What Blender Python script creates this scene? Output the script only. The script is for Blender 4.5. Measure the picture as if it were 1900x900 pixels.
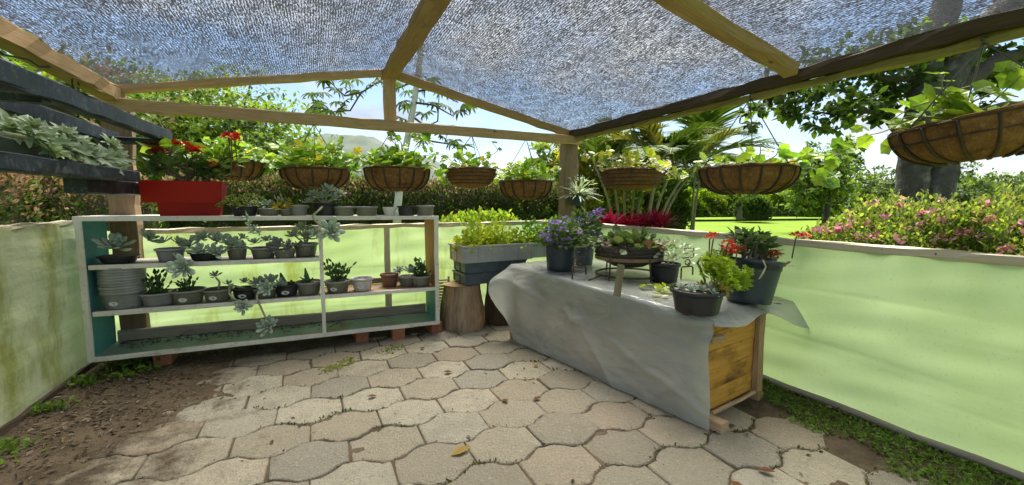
import bpy, math
import numpy as np
from mathutils import Vector, Matrix

for o in list(bpy.data.objects):
    bpy.data.objects.remove(o, do_unlink=True)
C = bpy.context.scene
COL = C.collection
rng = np.random.default_rng(11)
A = np.array
R = math.radians

# ------------------------------------------------------------------ camera
F, CAMZ, PITCH, YAW = 790.0, 1.5, R(5.4), R(25.0)
FW = A([math.sin(YAW) * math.cos(PITCH), math.cos(YAW) * math.cos(PITCH), -math.sin(PITCH)])
RT = A([math.cos(YAW), -math.sin(YAW), 0.0])
UP = np.cross(RT, FW)
CAM = A([0.0, 0.0, CAMZ])
cd = bpy.data.cameras.new('camera')
cam = bpy.data.objects.new('camera', cd)
COL.objects.link(cam)
cam.matrix_world = Matrix(((RT[0], UP[0], -FW[0], 0), (RT[1], UP[1], -FW[1], 0), (RT[2], UP[2], -FW[2], CAMZ), (0, 0, 0, 1)))
cd.sensor_fit = 'HORIZONTAL'
cd.sensor_width = 36.0
cd.lens = F / 1900 * 36.0
cd.clip_start = 0.05
cd.clip_end = 6000
C.camera = cam

# ------------------------------------------------------------------ sky, sun, exposure
SE = R(66)
SD = A([math.cos(SE) * 0.60, math.cos(SE) * 0.80, math.sin(SE)])
SKY_STRENGTH, CLOUD, SUN, EXPOSURE = 0.050, 0.285, 5.0, 2.08
w = bpy.data.worlds.new('World')
C.world = w
w.use_nodes = True
nt = w.node_tree
nt.nodes.clear()
L = nt.links.new
wo = nt.nodes.new('ShaderNodeOutputWorld')
bg = nt.nodes.new('ShaderNodeBackground')
bg.inputs['Strength'].default_value = SKY_STRENGTH
sky = nt.nodes.new('ShaderNodeTexSky')
sky.sky_type = 'NISHITA'
sky.sun_disc = False
sky.sun_elevation = SE
sky.sun_rotation = math.atan2(SD[0], SD[1])
sky.air_density = 1.0
sky.dust_density = 0.6
sky.ozone_density = 1.6
tc = nt.nodes.new('ShaderNodeTexCoord')
sep = nt.nodes.new('ShaderNodeSeparateXYZ')
L(tc.outputs['Generated'], sep.inputs[0])
zz = nt.nodes.new('ShaderNodeMath'); zz.operation = 'MAXIMUM'; L(sep.outputs['Z'], zz.inputs[0]); zz.inputs[1].default_value = 0.0
za = nt.nodes.new('ShaderNodeMath'); za.operation = 'ADD'; L(zz.outputs[0], za.inputs[0]); za.inputs[1].default_value = 0.22
dv = nt.nodes.new('ShaderNodeVectorMath'); dv.operation = 'DIVIDE'
cmb = nt.nodes.new('ShaderNodeCombineXYZ')
for i in range(3):
    L(za.outputs[0], cmb.inputs[i])
L(tc.outputs['Generated'], dv.inputs[0]); L(cmb.outputs[0], dv.inputs[1])
mp = nt.nodes.new('ShaderNodeMapping'); mp.inputs['Location'].default_value = (3.1, 1.7, 0.4)
L(dv.outputs[0], mp.inputs[0])
cn = nt.nodes.new('ShaderNodeTexNoise'); cn.inputs['Scale'].default_value = 1.15; cn.inputs['Detail'].default_value = 9; cn.inputs['Roughness'].default_value = 0.56
L(mp.outputs[0], cn.inputs['Vector'])
cr = nt.nodes.new('ShaderNodeValToRGB')
cr.color_ramp.elements[0].position = 0.475; cr.color_ramp.elements[1].position = 0.63
L(cn.outputs[0], cr.inputs[0])
cn2 = nt.nodes.new('ShaderNodeTexNoise'); cn2.inputs['Scale'].default_value = 2.6; cn2.inputs['Detail'].default_value = 6
L(mp.outputs[0], cn2.inputs['Vector'])
cr2 = nt.nodes.new('ShaderNodeValToRGB')
k = CLOUD / SKY_STRENGTH
cr2.color_ramp.elements[0].position = 0.35; cr2.color_ramp.elements[0].color = (0.52, 0.60, 0.74, 1)
cr2.color_ramp.elements[1].position = 0.68; cr2.color_ramp.elements[1].color = (0.95, 0.97, 1.0, 1)
L(cn2.outputs[0], cr2.inputs[0])
csc = nt.nodes.new('ShaderNodeVectorMath'); csc.operation = 'SCALE'; csc.inputs['Scale'].default_value = k
L(cr2.outputs[0], csc.inputs[0])
mx = nt.nodes.new('ShaderNodeMix'); mx.data_type = 'RGBA'
zb = nt.nodes.new('ShaderNodeMapRange'); zb.inputs[1].default_value = .30; zb.inputs[2].default_value = .52; zb.inputs[3].default_value = 0.0; zb.inputs[4].default_value = 1.0
L(sep.outputs['Z'], zb.inputs[0])
cmx = nt.nodes.new('ShaderNodeMath'); cmx.operation = 'ADD'; cmx.use_clamp = True
L(cr.outputs[0], cmx.inputs[0]); L(zb.outputs[0], cmx.inputs[1])
L(cmx.outputs[0], mx.inputs[0]); L(sky.outputs[0], mx.inputs[6]); L(csc.outputs[0], mx.inputs[7])
L(mx.outputs[2], bg.inputs['Color'])
L(bg.outputs[0], wo.inputs[0])

sl = bpy.data.lights.new('sun', 'SUN')
sl.energy = SUN
sl.angle = R(45)
sl.color = (1.0, 0.94, 0.82)
so = bpy.data.objects.new('sun', sl)
COL.objects.link(so)
so.location = (6, 8, 14)
so.rotation_euler = Vector(SD).to_track_quat('Z', 'Y').to_euler()
C.view_settings.view_transform = 'Standard'
C.view_settings.look = 'None'
C.view_settings.exposure = EXPOSURE
C.view_settings.gamma = 1.0
C.view_settings.use_curve_mapping = False
C.cycles.max_bounces = 10
C.cycles.transparent_max_bounces = 16
C.cycles.transmission_bounces = 6
C.cycles.diffuse_bounces = 5
C.cycles.use_denoising = True
C.cycles.sample_clamp_indirect = 6.0
C.cycles.caustics_reflective = False
C.cycles.caustics_refractive = False

# ------------------------------------------------------------------ photo pixel -> place, given a real plane
def ray(x, y): return FW + RT * (x - 950) / F + UP * (450 - y) / F
def at_z(x, y, z): d = ray(x, y); return CAM + d * ((z - CAMZ) / d[2])
def at_x(x, y, X): d = ray(x, y); return CAM + d * (X / d[0])
def at_y(x, y, Y): d = ray(x, y); return CAM + d * (Y / d[1])
def at_d(x, y, zc): return CAM + ray(x, y) * zc
def depth(p): return float((A(p) - CAM) @ FW)
def px2m(n, p): return n * depth(p) / F

# ------------------------------------------------------------------ mesh builder
def norm(v):
    v = np.asarray(v, float)
    return v / np.maximum(np.linalg.norm(v, axis=-1, keepdims=True), 1e-9)

def rdir(n, r=None):
    return norm((r or rng).normal(size=(n, 3)))

def lump(p, f=1.0, s=0.0):
    p = np.asarray(p, float) * f
    x, y, z = p[..., 0], p[..., 1], p[..., 2]
    return (np.sin(1.7 * x + 2.3 * y + s) + np.sin(2.9 * y - 1.3 * z + 1.7 * s) + np.sin(2.1 * z + 1.9 * x + 2.3 * s)
            + 0.5 * np.sin(5.3 * x - 4.1 * y + 3.7 * z + s)) / 3.5

class MB:
    def __init__(s):
        s.v = []; s.uv = []; s.f = []; s.n = 0
    def add(s, verts, faces, mat=0, uv=None, smooth=False):
        verts = np.asarray(verts, float).reshape(-1, 3)
        if len(verts) == 0: return
        s.v.append(verts)
        s.uv.append(np.zeros((len(verts), 2)) if uv is None else np.asarray(uv, float).reshape(-1, 2))
        groups = {}
        if isinstance(faces, np.ndarray):
            groups[faces.shape[1]] = faces
        else:
            for f in faces: groups.setdefault(len(f), []).append(f)
        for k, fs in groups.items():
            fs = np.asarray(fs, int) + s.n
            m = np.full(len(fs), mat) if np.isscalar(mat) else np.asarray(mat)
            s.f.append((fs, m, smooth))
        s.n += len(verts)
    # ---- primitives
    def box(s, c, size, rot=None, mats=None, mat=0, bev=0.0):
        """box with chamfered edges; mats: dict face -> material among -x +x -y +y -z +z"""
        hx, hy, hz = A(size) / 2.0
        b = min(bev, hx * .45, hy * .45, hz * .45)
        v = []; idx = {}
        for sx in (-1, 1):
            for sy in (-1, 1):
                for sz in (-1, 1):
                    for ax in range(3):
                        p = [sx * hx, sy * hy, sz * hz]
                        for a2 in range(3):
                            if a2 != ax: p[a2] -= (sx, sy, sz)[a2] * b
                        idx[(sx, sy, sz, ax)] = len(v); v.append(p)
        fs = []; ms = []
        M = {'-x': mat, '+x': mat, '-y': mat, '+y': mat, '-z': mat, '+z': mat}
        if mats: M.update(mats)
        def quad(ax, sg):
            o = [a for a in range(3) if a != ax]
            ring = []
            for (p, q) in ((-1, -1), (1, -1), (1, 1), (-1, 1)):
                k = [0, 0, 0]; k[ax] = sg; k[o[0]] = p; k[o[1]] = q
                ring.append(idx[(k[0], k[1], k[2], ax)])
            flip = (sg > 0) == (ax == 1)
            return ring[::-1] if flip else ring
        for ax, nm in enumerate('xyz'):
            for sg in (-1, 1):
                fs.append(quad(ax, sg)); ms.append(M[('-' if sg < 0 else '+') + nm])
        if b > 0:
            for a3 in range(3):
                o = [a for a in range(3) if a != a3]
                for s1 in (-1, 1):
                    for s2 in (-1, 1):
                        q = []
                        for e, ax in ((-1, o[0]), (1, o[0]), (1, o[1]), (-1, o[1])):
                            k = [0, 0, 0]; k[a3] = e; k[o[0]] = s1; k[o[1]] = s2
                            q.append(idx[(k[0], k[1], k[2], ax)])
                        fs.append(q); ms.append(M[('-' if s1 < 0 else '+') + 'xyz'[o[0]]])
            for sx in (-1, 1):
                for sy in (-1, 1):
                    for sz in (-1, 1):
                        fs.append([idx[(sx, sy, sz, a)] for a in range(3)]); ms.append(M[('-' if sz < 0 else '+') + 'z'])
        v = A(v)
        # box-mapped uv with the long axis as u
        ax = int(np.argmax(size)); o = [a for a in range(3) if a != ax]
        off = rng.random(2) * 7
        uv = np.stack([v[:, ax] + off[0], v[:, o[0]] + v[:, o[1]] * 0.93 + off[1]], 1)
        if rot is not None: v = v @ np.asarray(rot).T
        v = v + A(c)
        s.v.append(v); s.uv.append(uv)
        for k in (3, 4):
            sel = [i for i, f in enumerate(fs) if len(f) == k]
            if sel:
                s.f.append((A([fs[i] for i in sel]) + s.n, A([ms[i] for i in sel]), False))
        s.n += len(v)
    def beam(s, p0, p1, wd, ht, up=(0, 0, 1), mat=0, wob=0.004, bev=0.008, seg=None, taper=1.0):
        """rough sawn timber from p0 to p1, cross-section wd x ht, chamfered, a little uneven"""
        p0, p1 = A(p0, float), A(p1, float)
        d = p1 - p0; ln = np.linalg.norm(d); d = d / ln
        x = norm(np.cross(d, up)); z = np.cross(x, d)
        n = seg or max(2, int(ln / 0.18) + 1)
        a, b = wd / 2, ht / 2
        sec = A([(-a + bev, -b), (a - bev, -b), (a, -b + bev), (a, b - bev), (a - bev, b), (-a + bev, b), (-a, b - bev), (-a, -b + bev)])
        per = A([0, wd, wd + bev, wd + ht, wd + ht + bev, 2 * wd + ht, 2 * wd + ht + bev, 2 * wd + 2 * ht])
        off = rng.random(2) * 9
        V = []; U = []
        for i in range(n):
            t = i / (n - 1)
            j = rng.normal(size=(8, 2)) * wob * (0.5 if i in (0, n - 1) else 1)
            sc = sec * (1 + (taper - 1) * t) + j
            bend = x * math.sin(t * 3.1) * wob * 1.5
            V.append(p0 + d * ln * t + bend + sc[:, :1] * x + sc[:, 1:] * z)
            U.append(np.stack([np.full(8, t * ln + off[0]), per + off[1]], 1))
        fs = []
        for i in range(n - 1):
            for k in range(8):
                fs.append((i * 8 + k, i * 8 + (k + 1) % 8, (i + 1) * 8 + (k + 1) % 8, (i + 1) * 8 + k))
        s.add(np.concatenate(V), fs, mat, np.concatenate(U))
        base = s.n - n * 8
        s.f.append((A([[base + k for k in range(8)][::-1]]), A([mat]), False))
        s.f.append((A([[base + (n - 1) * 8 + k for k in range(8)]]), A([mat]), False))
    def tube(s, pts, rad, sides=8, mat=0, cap=True, wob=0.0):
        pts = A(pts, float); n = len(pts)
        rad = np.full(n, rad, float) if np.isscalar(rad) else A(rad, float)
        tg = norm(np.gradient(pts, axis=0))
        ref = A([0, 0, 1.0]) if abs(tg[0][2]) < 0.9 else A([1.0, 0, 0])
        x = norm(np.cross(ref, tg[0]))
        V = []; U = []; ln = 0
        an = np.arange(sides) / sides * 2 * math.pi
        for i in range(n):
            x = norm(x - tg[i] * (x @ tg[i])); y = np.cross(tg[i], x)
            r = rad[i] * (1 + (rng.normal(size=sides) * wob if wob else 0))
            V.append(pts[i] + (np.cos(an) * r)[:, None] * x + (np.sin(an) * r)[:, None] * y)
            if i: ln += np.linalg.norm(pts[i] - pts[i - 1])
            U.append(np.stack([np.full(sides, ln), an * rad[i]], 1))
        fs = [(i * sides + k, i * sides + (k + 1) % sides, (i + 1) * sides + (k + 1) % sides, (i + 1) * sides + k) for i in range(n - 1) for k in range(sides)]
        s.add(np.concatenate(V), fs, mat, np.concatenate(U), True)
        if cap:
            base = s.n - n * sides
            s.f.append((A([[base + k for k in range(sides)][::-1]]), A([mat]), False))
            s.f.append((A([[base + (n - 1) * sides + k for k in range(sides)]]), A([mat]), False))
    def lathe(s, prof, c=(0, 0, 0), seg=28, mat=0, wob=0.0, axis=None, smooth=True, sx=1.0):
        prof = A(prof, float); m = len(prof)
        an = np.arange(seg) / seg * 2 * math.pi
        ph = rng.random() * 6
        k = 1 + wob * (np.sin(an * 2 + ph) + 0.6 * np.sin(an * 3 + 2 * ph) + .4 * np.sin(an * 7 + ph))
        V = np.zeros((m, seg, 3))
        V[:, :, 0] = prof[:, :1] * np.cos(an) * k * sx
        V[:, :, 1] = prof[:, :1] * np.sin(an) * k
        V[:, :, 2] = prof[:, 1:]
        V = V.reshape(-1, 3)
        if axis is not None:
            V = V @ frame(axis).T
        fs = [(i * seg + q, i * seg + (q + 1) % seg, (i + 1) * seg + (q + 1) % seg, (i + 1) * seg + q) for i in range(m - 1) for q in range(seg)]
        rr = np.repeat(prof[:, 0], seg)
        U = np.stack([np.tile(an, m) * max(prof[:, 0].max(), .01), np.repeat(np.cumsum(np.r_[0, np.linalg.norm(np.diff(prof, axis=0), axis=1)]), seg)], 1)
        s.add(V + A(c), fs, mat, U, smooth)
    def scatter(s, T, pos, ydir, nrm, size, mat=0, wid=None, smooth=False):
        tv, tf = T
        pos = np.asarray(pos, float).reshape(-1, 3); n = len(pos)
        if n == 0: return
        y = norm(np.broadcast_to(ydir, (n, 3))); z0 = np.broadcast_to(nrm, (n, 3))
        x = np.cross(y, z0); bad = np.linalg.norm(x, axis=1) < 1e-4
        x[bad] = np.cross(y[bad], A([0.3, 0.5, 0.8])); x = norm(x); z = np.cross(x, y)
        size = np.broadcast_to(size, (n,)); wid = np.ones(n) if wid is None else np.broadcast_to(wid, (n,))
        V = pos[:, None] + size[:, None, None] * (tv[None, :, :1] * wid[:, None, None] * x[:, None] + tv[None, :, 1:2] * y[:, None] + tv[None, :, 2:] * z[:, None])
        k = len(tv)
        base = s.n
        s.v.append(V.reshape(-1, 3)); s.uv.append(np.tile(tv[:, :2], (n, 1)))
        m = np.broadcast_to(mat, (n,))
        gr = {}
        for f in tf: gr.setdefault(len(f), []).append(f)
        for kk, fs in gr.items():
            fs = A(fs)
            allf = (fs[None] + (np.arange(n) * k)[:, None, None] + base).reshape(-1, kk)
            s.f.append((allf, np.repeat(m, len(fs)), smooth))
        s.n += n * k
    def build(s, name, mats, parent=None, origin=None):
        V = np.concatenate(s.v); UVs = np.concatenate(s.uv)
        an = parent
        while an is not None and not an.get('_w') and not an.get('_local'): an = an.parent
        if origin is None and an is not None and an.get('_w'):
            V = V - A(list(an['_w']))
            rz = an.rotation_euler[2]
            if rz: V = V @ rotz(rz)
        elif origin is not None:
            V = V - A(list(origin))
        me = bpy.data.meshes.new(name)
        me.vertices.add(len(V)); me.vertices.foreach_set('co', V.ravel())
        loops = np.concatenate([f.ravel() for f, _, _ in s.f])
        tot = np.concatenate([np.full(len(f), f.shape[1]) for f, _, _ in s.f])
        mi = np.concatenate([m for _, m, _ in s.f])
        sm = np.concatenate([np.full(len(f), q) for f, _, q in s.f])
        me.loops.add(len(loops)); me.loops.foreach_set('vertex_index', loops.astype(np.int32))
        me.polygons.add(len(tot))
        me.polygons.foreach_set('loop_start', np.r_[0, np.cumsum(tot)[:-1]].astype(np.int32))
        me.polygons.foreach_set('material_index', mi.astype(np.int32))
        me.polygons.foreach_set('use_smooth', sm.astype(bool))
        uv = me.uv_layers.new(name='UVMap')
        uv.data.foreach_set('uv', UVs[loops].ravel())
        for m in (mats if isinstance(mats, (list, tuple)) else [mats]): me.materials.append(m)
        me.update(calc_edges=True)
        o = bpy.data.objects.new(name, me)
        COL.objects.link(o)
        if parent is not None: o.parent = parent
        elif origin is not None: o.location = origin
        return o

def frame(axis):
    z = norm(A(axis, float)); r = A([1.0, 0, 0]) if abs(z[0]) < 0.8 else A([0, 1.0, 0])
    x = norm(np.cross(np.cross(z, r), z)); y = np.cross(z, x)
    return np.stack([x, y, z], 1)

def rotz(a):
    c, q = math.cos(a), math.sin(a)
    return A([[c, -q, 0], [q, c, 0], [0, 0, 1.0]])

def thing(name, label, cat, loc=(0, 0, 0), group=None, world=True, rz=0.0):
    o = bpy.data.objects.new(name, None)
    COL.objects.link(o)
    o.empty_display_size = 0.1
    o.location = [float(q) for q in loc]
    o.rotation_euler = (0, 0, rz)
    if world: o['_w'] = [float(q) for q in loc]
    else: o['_local'] = 1
    return tag(o, label, cat, group)

def tag(o, label, cat, group=None):
    o['label'] = label; o['category'] = cat
    if group: o['group'] = group
    return o

def kind(o, k='structure'):
    o['kind'] = k
    return o

# ------------------------------------------------------------------ leaf templates (x across, y along, z normal)
def oval(w=0.28, fold=0.07, droop=0.1):
    return (A([(0, 0, 0), (-w, .4, fold), (-w * .7, .75, fold * .7 - droop * .4), (0, 1, -droop), (w * .7, .75, fold * .7 - droop * .4), (w, .4, fold), (0, .5, -.01)]),
            [(0, 6, 2, 1), (6, 3, 2), (0, 5, 4, 6), (6, 4, 3)])
def diamond(w=0.26, fold=0.06, droop=0.08):
    return (A([(0, 0, 0), (-w, .45, fold), (0, 1, -droop), (w, .45, fold), (0, .45, 0)]), [(0, 4, 2, 1), (0, 3, 2, 4)])
def lobed(n=5, depth_=0.3, cup=0.12):
    m = n * 2 + 1
    v = [(0, .42, 0)]
    for i in range(m):
        a = -math.pi / 2 + 0.25 + (2 * math.pi - 0.5) * i / (m - 1)
        r = .5 * (1 if i % 2 else 1 - depth_)
        v.append((math.cos(a) * r * 1.08, .42 + math.sin(a) * r, cup * (0.6 if i % 2 else 1)))
    v.append((0, 0, 0))
    f = [(0, i, i + 1) for i in range(1, m)] + [(0, m, m + 1), (0, m + 1, 1)]
    return (A(v), f)
def blade(w=0.05, droop=0.35, seg=4):
    v = []; f = []
    for i in range(seg + 1):
        t = i / seg; ww = w * (1 - t) ** .6 * (0.7 + .6 * math.sin(t * 2.6)) + .002
        z = -droop * t * t
        v += [(-ww, t, z + ww * .5), (ww, t, z + ww * .5)]
    for i in range(seg): f.append((2 * i, 2 * i + 1, 2 * i + 3, 2 * i + 2))
    return (A(v), f)
def spoon(w=0.19, th=0.06, curl=0.16, seg=6):
    """thick succulent leaf"""
    prof = [(0, .28), (.25, .5), (.55, .92), (.8, 1.0), (.93, .62)]
    v = []; f = []
    for t, q in prof:
        for k in range(seg):
            a = 2 * math.pi * k / seg
            v.append((math.cos(a) * w * q, t, math.sin(a) * th * q + curl * t * t + (.05 * abs(math.cos(a)) * q)))
    v.append((0, 1.03, curl * 1.1))
    for i in range(len(prof) - 1):
        for k in range(seg):
            f.append((i * seg + k, i * seg + (k + 1) % seg, (i + 1) * seg + (k + 1) % seg, (i + 1) * seg + k))
    b = (len(prof) - 1) * seg
    f += [(b + k, b + (k + 1) % seg, len(v) - 1) for k in range(seg)]
    return (A(v), f)
OVAL, DIAM, LOBE, BLADE, SPOON = oval(), diamond(), lobed(), blade(), spoon()
ROUND = oval(.42, .06, .03)
NARROW = oval(.15, .04, .2)

# ------------------------------------------------------------------ materials
def nm(mat): return mat.node_tree.nodes, mat.node_tree.links.new

def new_mat(name):
    m = bpy.data.materials.new(name); m.use_nodes = True
    n, l = nm(m)
    b = n['Principled BSDF']; return m, n, l, b

def ramp(n, stops):
    r = n.new('ShaderNodeValToRGB')
    e = r.color_ramp.elements
    e[0].position, e[0].color = stops[0][0], (*stops[0][1], 1)
    e[1].position, e[1].color = stops[-1][0], (*stops[-1][1], 1)
    for p, c in stops[1:-1]:
        q = e.new(p); q.color = (*c, 1)
    return r

def mixc(n, l, fac, a, b, mode='MIX'):
    m = n.new('ShaderNodeMix'); m.data_type = 'RGBA'; m.blend_type = mode
    for sock, val in ((m.inputs[0], fac), (m.inputs[6], a), (m.inputs[7], b)):
        if hasattr(val, 'links') or hasattr(val, 'is_linked'): l(val, sock)
        elif isinstance(val, (int, float)): sock.default_value = val
        else: sock.default_value = (*val, 1)
    return m.outputs[2]

def noise(n, l, scale, detail=5, rough=.55, vec=None, stretch=None, coord='Object'):
    t = n.new('ShaderNodeTexNoise'); t.inputs['Scale'].default_value = scale
    t.inputs['Detail'].default_value = detail; t.inputs['Roughness'].default_value = rough
    if vec is None:
        c = n.new('ShaderNodeTexCoord'); vec = c.outputs[coord]
    if stretch:
        q = n.new('ShaderNodeMapping'); q.inputs['Scale'].default_value = stretch; l(vec, q.inputs[0]); vec = q.outputs[0]
    l(vec, t.inputs['Vector'])
    return t.outputs[0]

def stepr(n, l, sock, a, b):
    r = n.new('ShaderNodeMapRange'); r.inputs[1].default_value = a; r.inputs[2].default_value = b; r.clamp = True
    l(sock, r.inputs[0]); return r.outputs[0]

def bump(n, l, b, sock, strength=.3, dist=.01):
    q = n.new('ShaderNodeBump'); q.inputs['Strength'].default_value = strength; q.inputs['Distance'].default_value = dist
    l(sock, q.inputs['Height']); l(q.outputs[0], b.inputs['Normal'])

def surf(name, c1, c2=None, rough=.6, scale=8, lo=.35, hi=.65, bmp=.15, dist=.005, spec=.4, dirt=None, dlo=.55, dhi=.7, dscale=4, metal=0.0):
    """plain surface: two tones by noise, optional dirt patches, fine bump"""
    m, n, l, b = new_mat(name)
    nz = noise(n, l, scale)
    col = mixc(n, l, stepr(n, l, nz, lo, hi), c1, c2 or tuple(q * .75 for q in c1))
    if dirt:
        col = mixc(n, l, stepr(n, l, noise(n, l, dscale, 8, .65), dlo, dhi), col, dirt)
    l(col, b.inputs['Base Color'])
    b.inputs['Roughness'].default_value = rough; b.inputs['Specular IOR Level'].default_value = spec; b.inputs['Metallic'].default_value = metal
    if bmp: bump(n, l, b, noise(n, l, scale * 6, 4), bmp, dist)
    return m

def wood(name, c1, c2, c3, rough=.75, stain=None, slo=.55, shi=.72, grain=1.0):
    """sawn timber: grain runs along u"""
    m, n, l, b = new_mat(name)
    uv = n.new('ShaderNodeUVMap').outputs[0]
    g1 = noise(n, l, 3.0, 6, .6, uv, (1.2, 16 * grain, 1))
    g2 = noise(n, l, 9.0, 4, .6, uv, (1.0, 30 * grain, 1))
    col = mixc(n, l, stepr(n, l, g1, .34, .66), c1, c2)
    col = mixc(n, l, stepr(n, l, g2, .55, .78), col, c3)
    kn = n.new('ShaderNodeTexVoronoi'); kn.inputs['Scale'].default_value = 2.3
    q = n.new('ShaderNodeMapping'); q.inputs['Scale'].default_value = (1, 2.2, 1); l(uv, q.inputs[0]); l(q.outputs[0], kn.inputs['Vector'])
    col = mixc(n, l, stepr(n, l, kn.outputs['Distance'], .09, .03), col, tuple(x * .55 for x in c3))
    if stain:
        col = mixc(n, l, stepr(n, l, noise(n, l, 1.6, 7, .65, uv, (1, 2.0, 1)), slo, shi), col, stain)
    l(col, b.inputs['Base Color'])
    b.inputs['Roughness'].default_value = rough; b.inputs['Specular IOR Level'].default_value = .25
    bump(n, l, b, g2, .35, .004)
    return m

def paint(name, c1, under, rough=.6, lo=.58, hi=.66, dirt=(.2, .18, .13), scale=5):
    """worn paint that has flaked to the wood below"""
    m, n, l, b = new_mat(name)
    nz = noise(n, l, scale, 9, .68)
    wear = stepr(n, l, nz, lo, hi)
    tone = mixc(n, l, stepr(n, l, noise(n, l, 2.2, 5), .35, .7), c1, tuple(q * .8 for q in c1))
    tone = mixc(n, l, stepr(n, l, noise(n, l, 30, 4, .7), .56, .8), tone, dirt)
    col = mixc(n, l, wear, tone, under)
    l(col, b.inputs['Base Color'])
    b.inputs['Roughness'].default_value = rough; b.inputs['Specular IOR Level'].default_value = .35
    bump(n, l, b, nz, .25, .004)
    return m

def leafm(name, cols, trans=.4, rough=.45, spec=.35, tcol=None, tscale=1.0):
    m, n, l, b = new_mat(name)
    g = n.new('ShaderNodeNewGeometry')
    st = [(i / max(1, len(cols) - 1), c) for i, c in enumerate(cols)]
    if len(st) == 1: st = [(0, cols[0]), (1, cols[0])]
    r = ramp(n, st); l(g.outputs['Random Per Island'], r.inputs[0])
    big = stepr(n, l, noise(n, l, 1.7 * tscale, 3), .3, .7)
    hs = n.new('ShaderNodeHueSaturation'); hs.inputs['Value'].default_value = 1
    mv = n.new('ShaderNodeMapRange'); mv.inputs[3].default_value = .72; mv.inputs[4].default_value = 1.22; l(big, mv.inputs[0])
    l(mv.outputs[0], hs.inputs['Value']); l(r.outputs[0], hs.inputs['Color'])
    l(hs.outputs[0], b.inputs['Base Color'])
    b.inputs['Roughness'].default_value = rough; b.inputs['Specular IOR Level'].default_value = spec
    if trans > 0:
        t = n.new('ShaderNodeBsdfTranslucent')
        tint = mixc(n, l, 1.0, hs.outputs[0], tcol or (1.5, 1.5, .7), 'MULTIPLY'); l(tint, t.inputs['Color'])
        mxs = n.new('ShaderNodeMixShader'); mxs.inputs[0].default_value = trans
        l(b.outputs[0], mxs.inputs[1]); l(t.outputs[0], mxs.inputs[2]); l(mxs.outputs[0], n['Material Output'].inputs[0])
    return m

# ================================================================== the setting
WOOD_RAFTER = wood('timber_brown', (.30, .19, .095), (.42, .29, .16), (.17, .105, .055), stain=(.16, .13, .07))
WOOD_PALE = wood('timber_pale', (.42, .27, .16), (.54, .38, .25), (.24, .14, .08), stain=(.32, .25, .16))
WOOD_DARK = wood('timber_dark', (.05, .036, .026), (.085, .06, .04), (.026, .02, .015), stain=(.05, .045, .035))
WOOD_MOSS = wood('timber_mossy', (.26, .22, .08), (.34, .29, .11), (.15, .12, .05), stain=(.15, .16, .05))
WOOD_GREY = wood('timber_grey', (.24, .21, .17), (.33, .29, .23), (.13, .11, .09), stain=(.16, .14, .11))
WOOD_POST = wood('timber_post', (.16, .11, .065), (.23, .165, .10), (.085, .06, .04), stain=(.11, .10, .06))

def ground_mat():
    m, n, l, b = new_mat('lawn_green')
    a = noise(n, l, .35, 6); c = noise(n, l, 6, 6, .7); 
    col = mixc(n, l, stepr(n, l, a, .35, .65), (.075, .135, .008), (.105, .165, .010))
    col = mixc(n, l, stepr(n, l, c, .45, .75), col, (.06, .11, .007))
    l(col, b.inputs['Base Color']); b.inputs['Roughness'].default_value = .9; b.inputs['Specular IOR Level'].default_value = .1
    bump(n, l, b, noise(n, l, 40, 5, .7), .6, .04)
    return m
mb = MB()
mb.add([(-3000, -3000, -.06), (3000, -3000, -.06), (3000, 3000, -.06), (-3000, 3000, -.06)], [(0, 1, 2, 3)])
kind(mb.build('lawn', ground_mat()))

def sstep(a, b, x):
    t = np.clip((x - a) / (b - a), 0, 1); return t * t * (3 - 2 * t)

def soil_cover(x, y):
    p = np.stack([x, y, np.zeros_like(x)], -1)
    xb = np.clip(-.80 - (4.6 - y) * .33, -1.50, -.4) + .16 * lump(p, 1.6, 2) + .08 * lump(p, 5, 1)
    c1 = sstep(xb + .26, xb - .42, x)
    yb = 4.62 + .10 * sstep(-.4, .6, x) + .05 * lump(p, 3, 4)
    c2 = sstep(yb, yb + .25, y)
    xr = np.where(y > 2.3, 3.2, 2.9 + .06 * lump(p, 3, 3))
    c3 = sstep(xr, xr + .2, x) * .6
    return np.maximum(np.maximum(c1, c2), c3)

def soil_mat():
    m, n, l, b = new_mat('dark_soil')
    a = noise(n, l, 5, 8, .65); c = noise(n, l, 38, 6, .7); d = noise(n, l, 110, 3, .6)
    col = mixc(n, l, stepr(n, l, a, .35, .65), (.07, .052, .034), (.14, .105, .07))
    col = mixc(n, l, stepr(n, l, c, .55, .75), col, (.17, .135, .095))
    col = mixc(n, l, stepr(n, l, d, .66, .74), col, (.30, .25, .18))
    l(col, b.inputs['Base Color']); b.inputs['Roughness'].default_value = .95; b.inputs['Specular IOR Level'].default_value = .15
    bump(n, l, b, c, .8, .02)
    return m
nx, ny = 200, 250
gx = np.linspace(-2.0, 3.6, nx); gy = np.linspace(-1.6, 5.6, ny)
X, Y = np.meshgrid(gx, gy)
P3 = np.stack([X, Y, 0 * X], -1)
Z = -.009 + .039 * soil_cover(X, Y) + .005 * lump(P3, 9, 1) + .004 * lump(P3, 23, 5)
V = np.stack([X, Y, Z], -1).reshape(-1, 3)
ii = (np.arange(ny - 1)[:, None] * nx + np.arange(nx - 1)[None]).ravel()
mb = MB(); mb.add(V, np.stack([ii, ii + 1, ii + nx + 1, ii + nx], 1), 0, None, True)
kind(mb.build('soil', soil_mat()))

def soil_z(x, y):
    x = np.asarray(x, float); y = np.asarray(y, float)
    p = np.stack([x, y, 0 * x], -1)
    return np.maximum(-.009 + .039 * soil_cover(x, y) + .005 * lump(p, 9, 1), 0.0)

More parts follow.
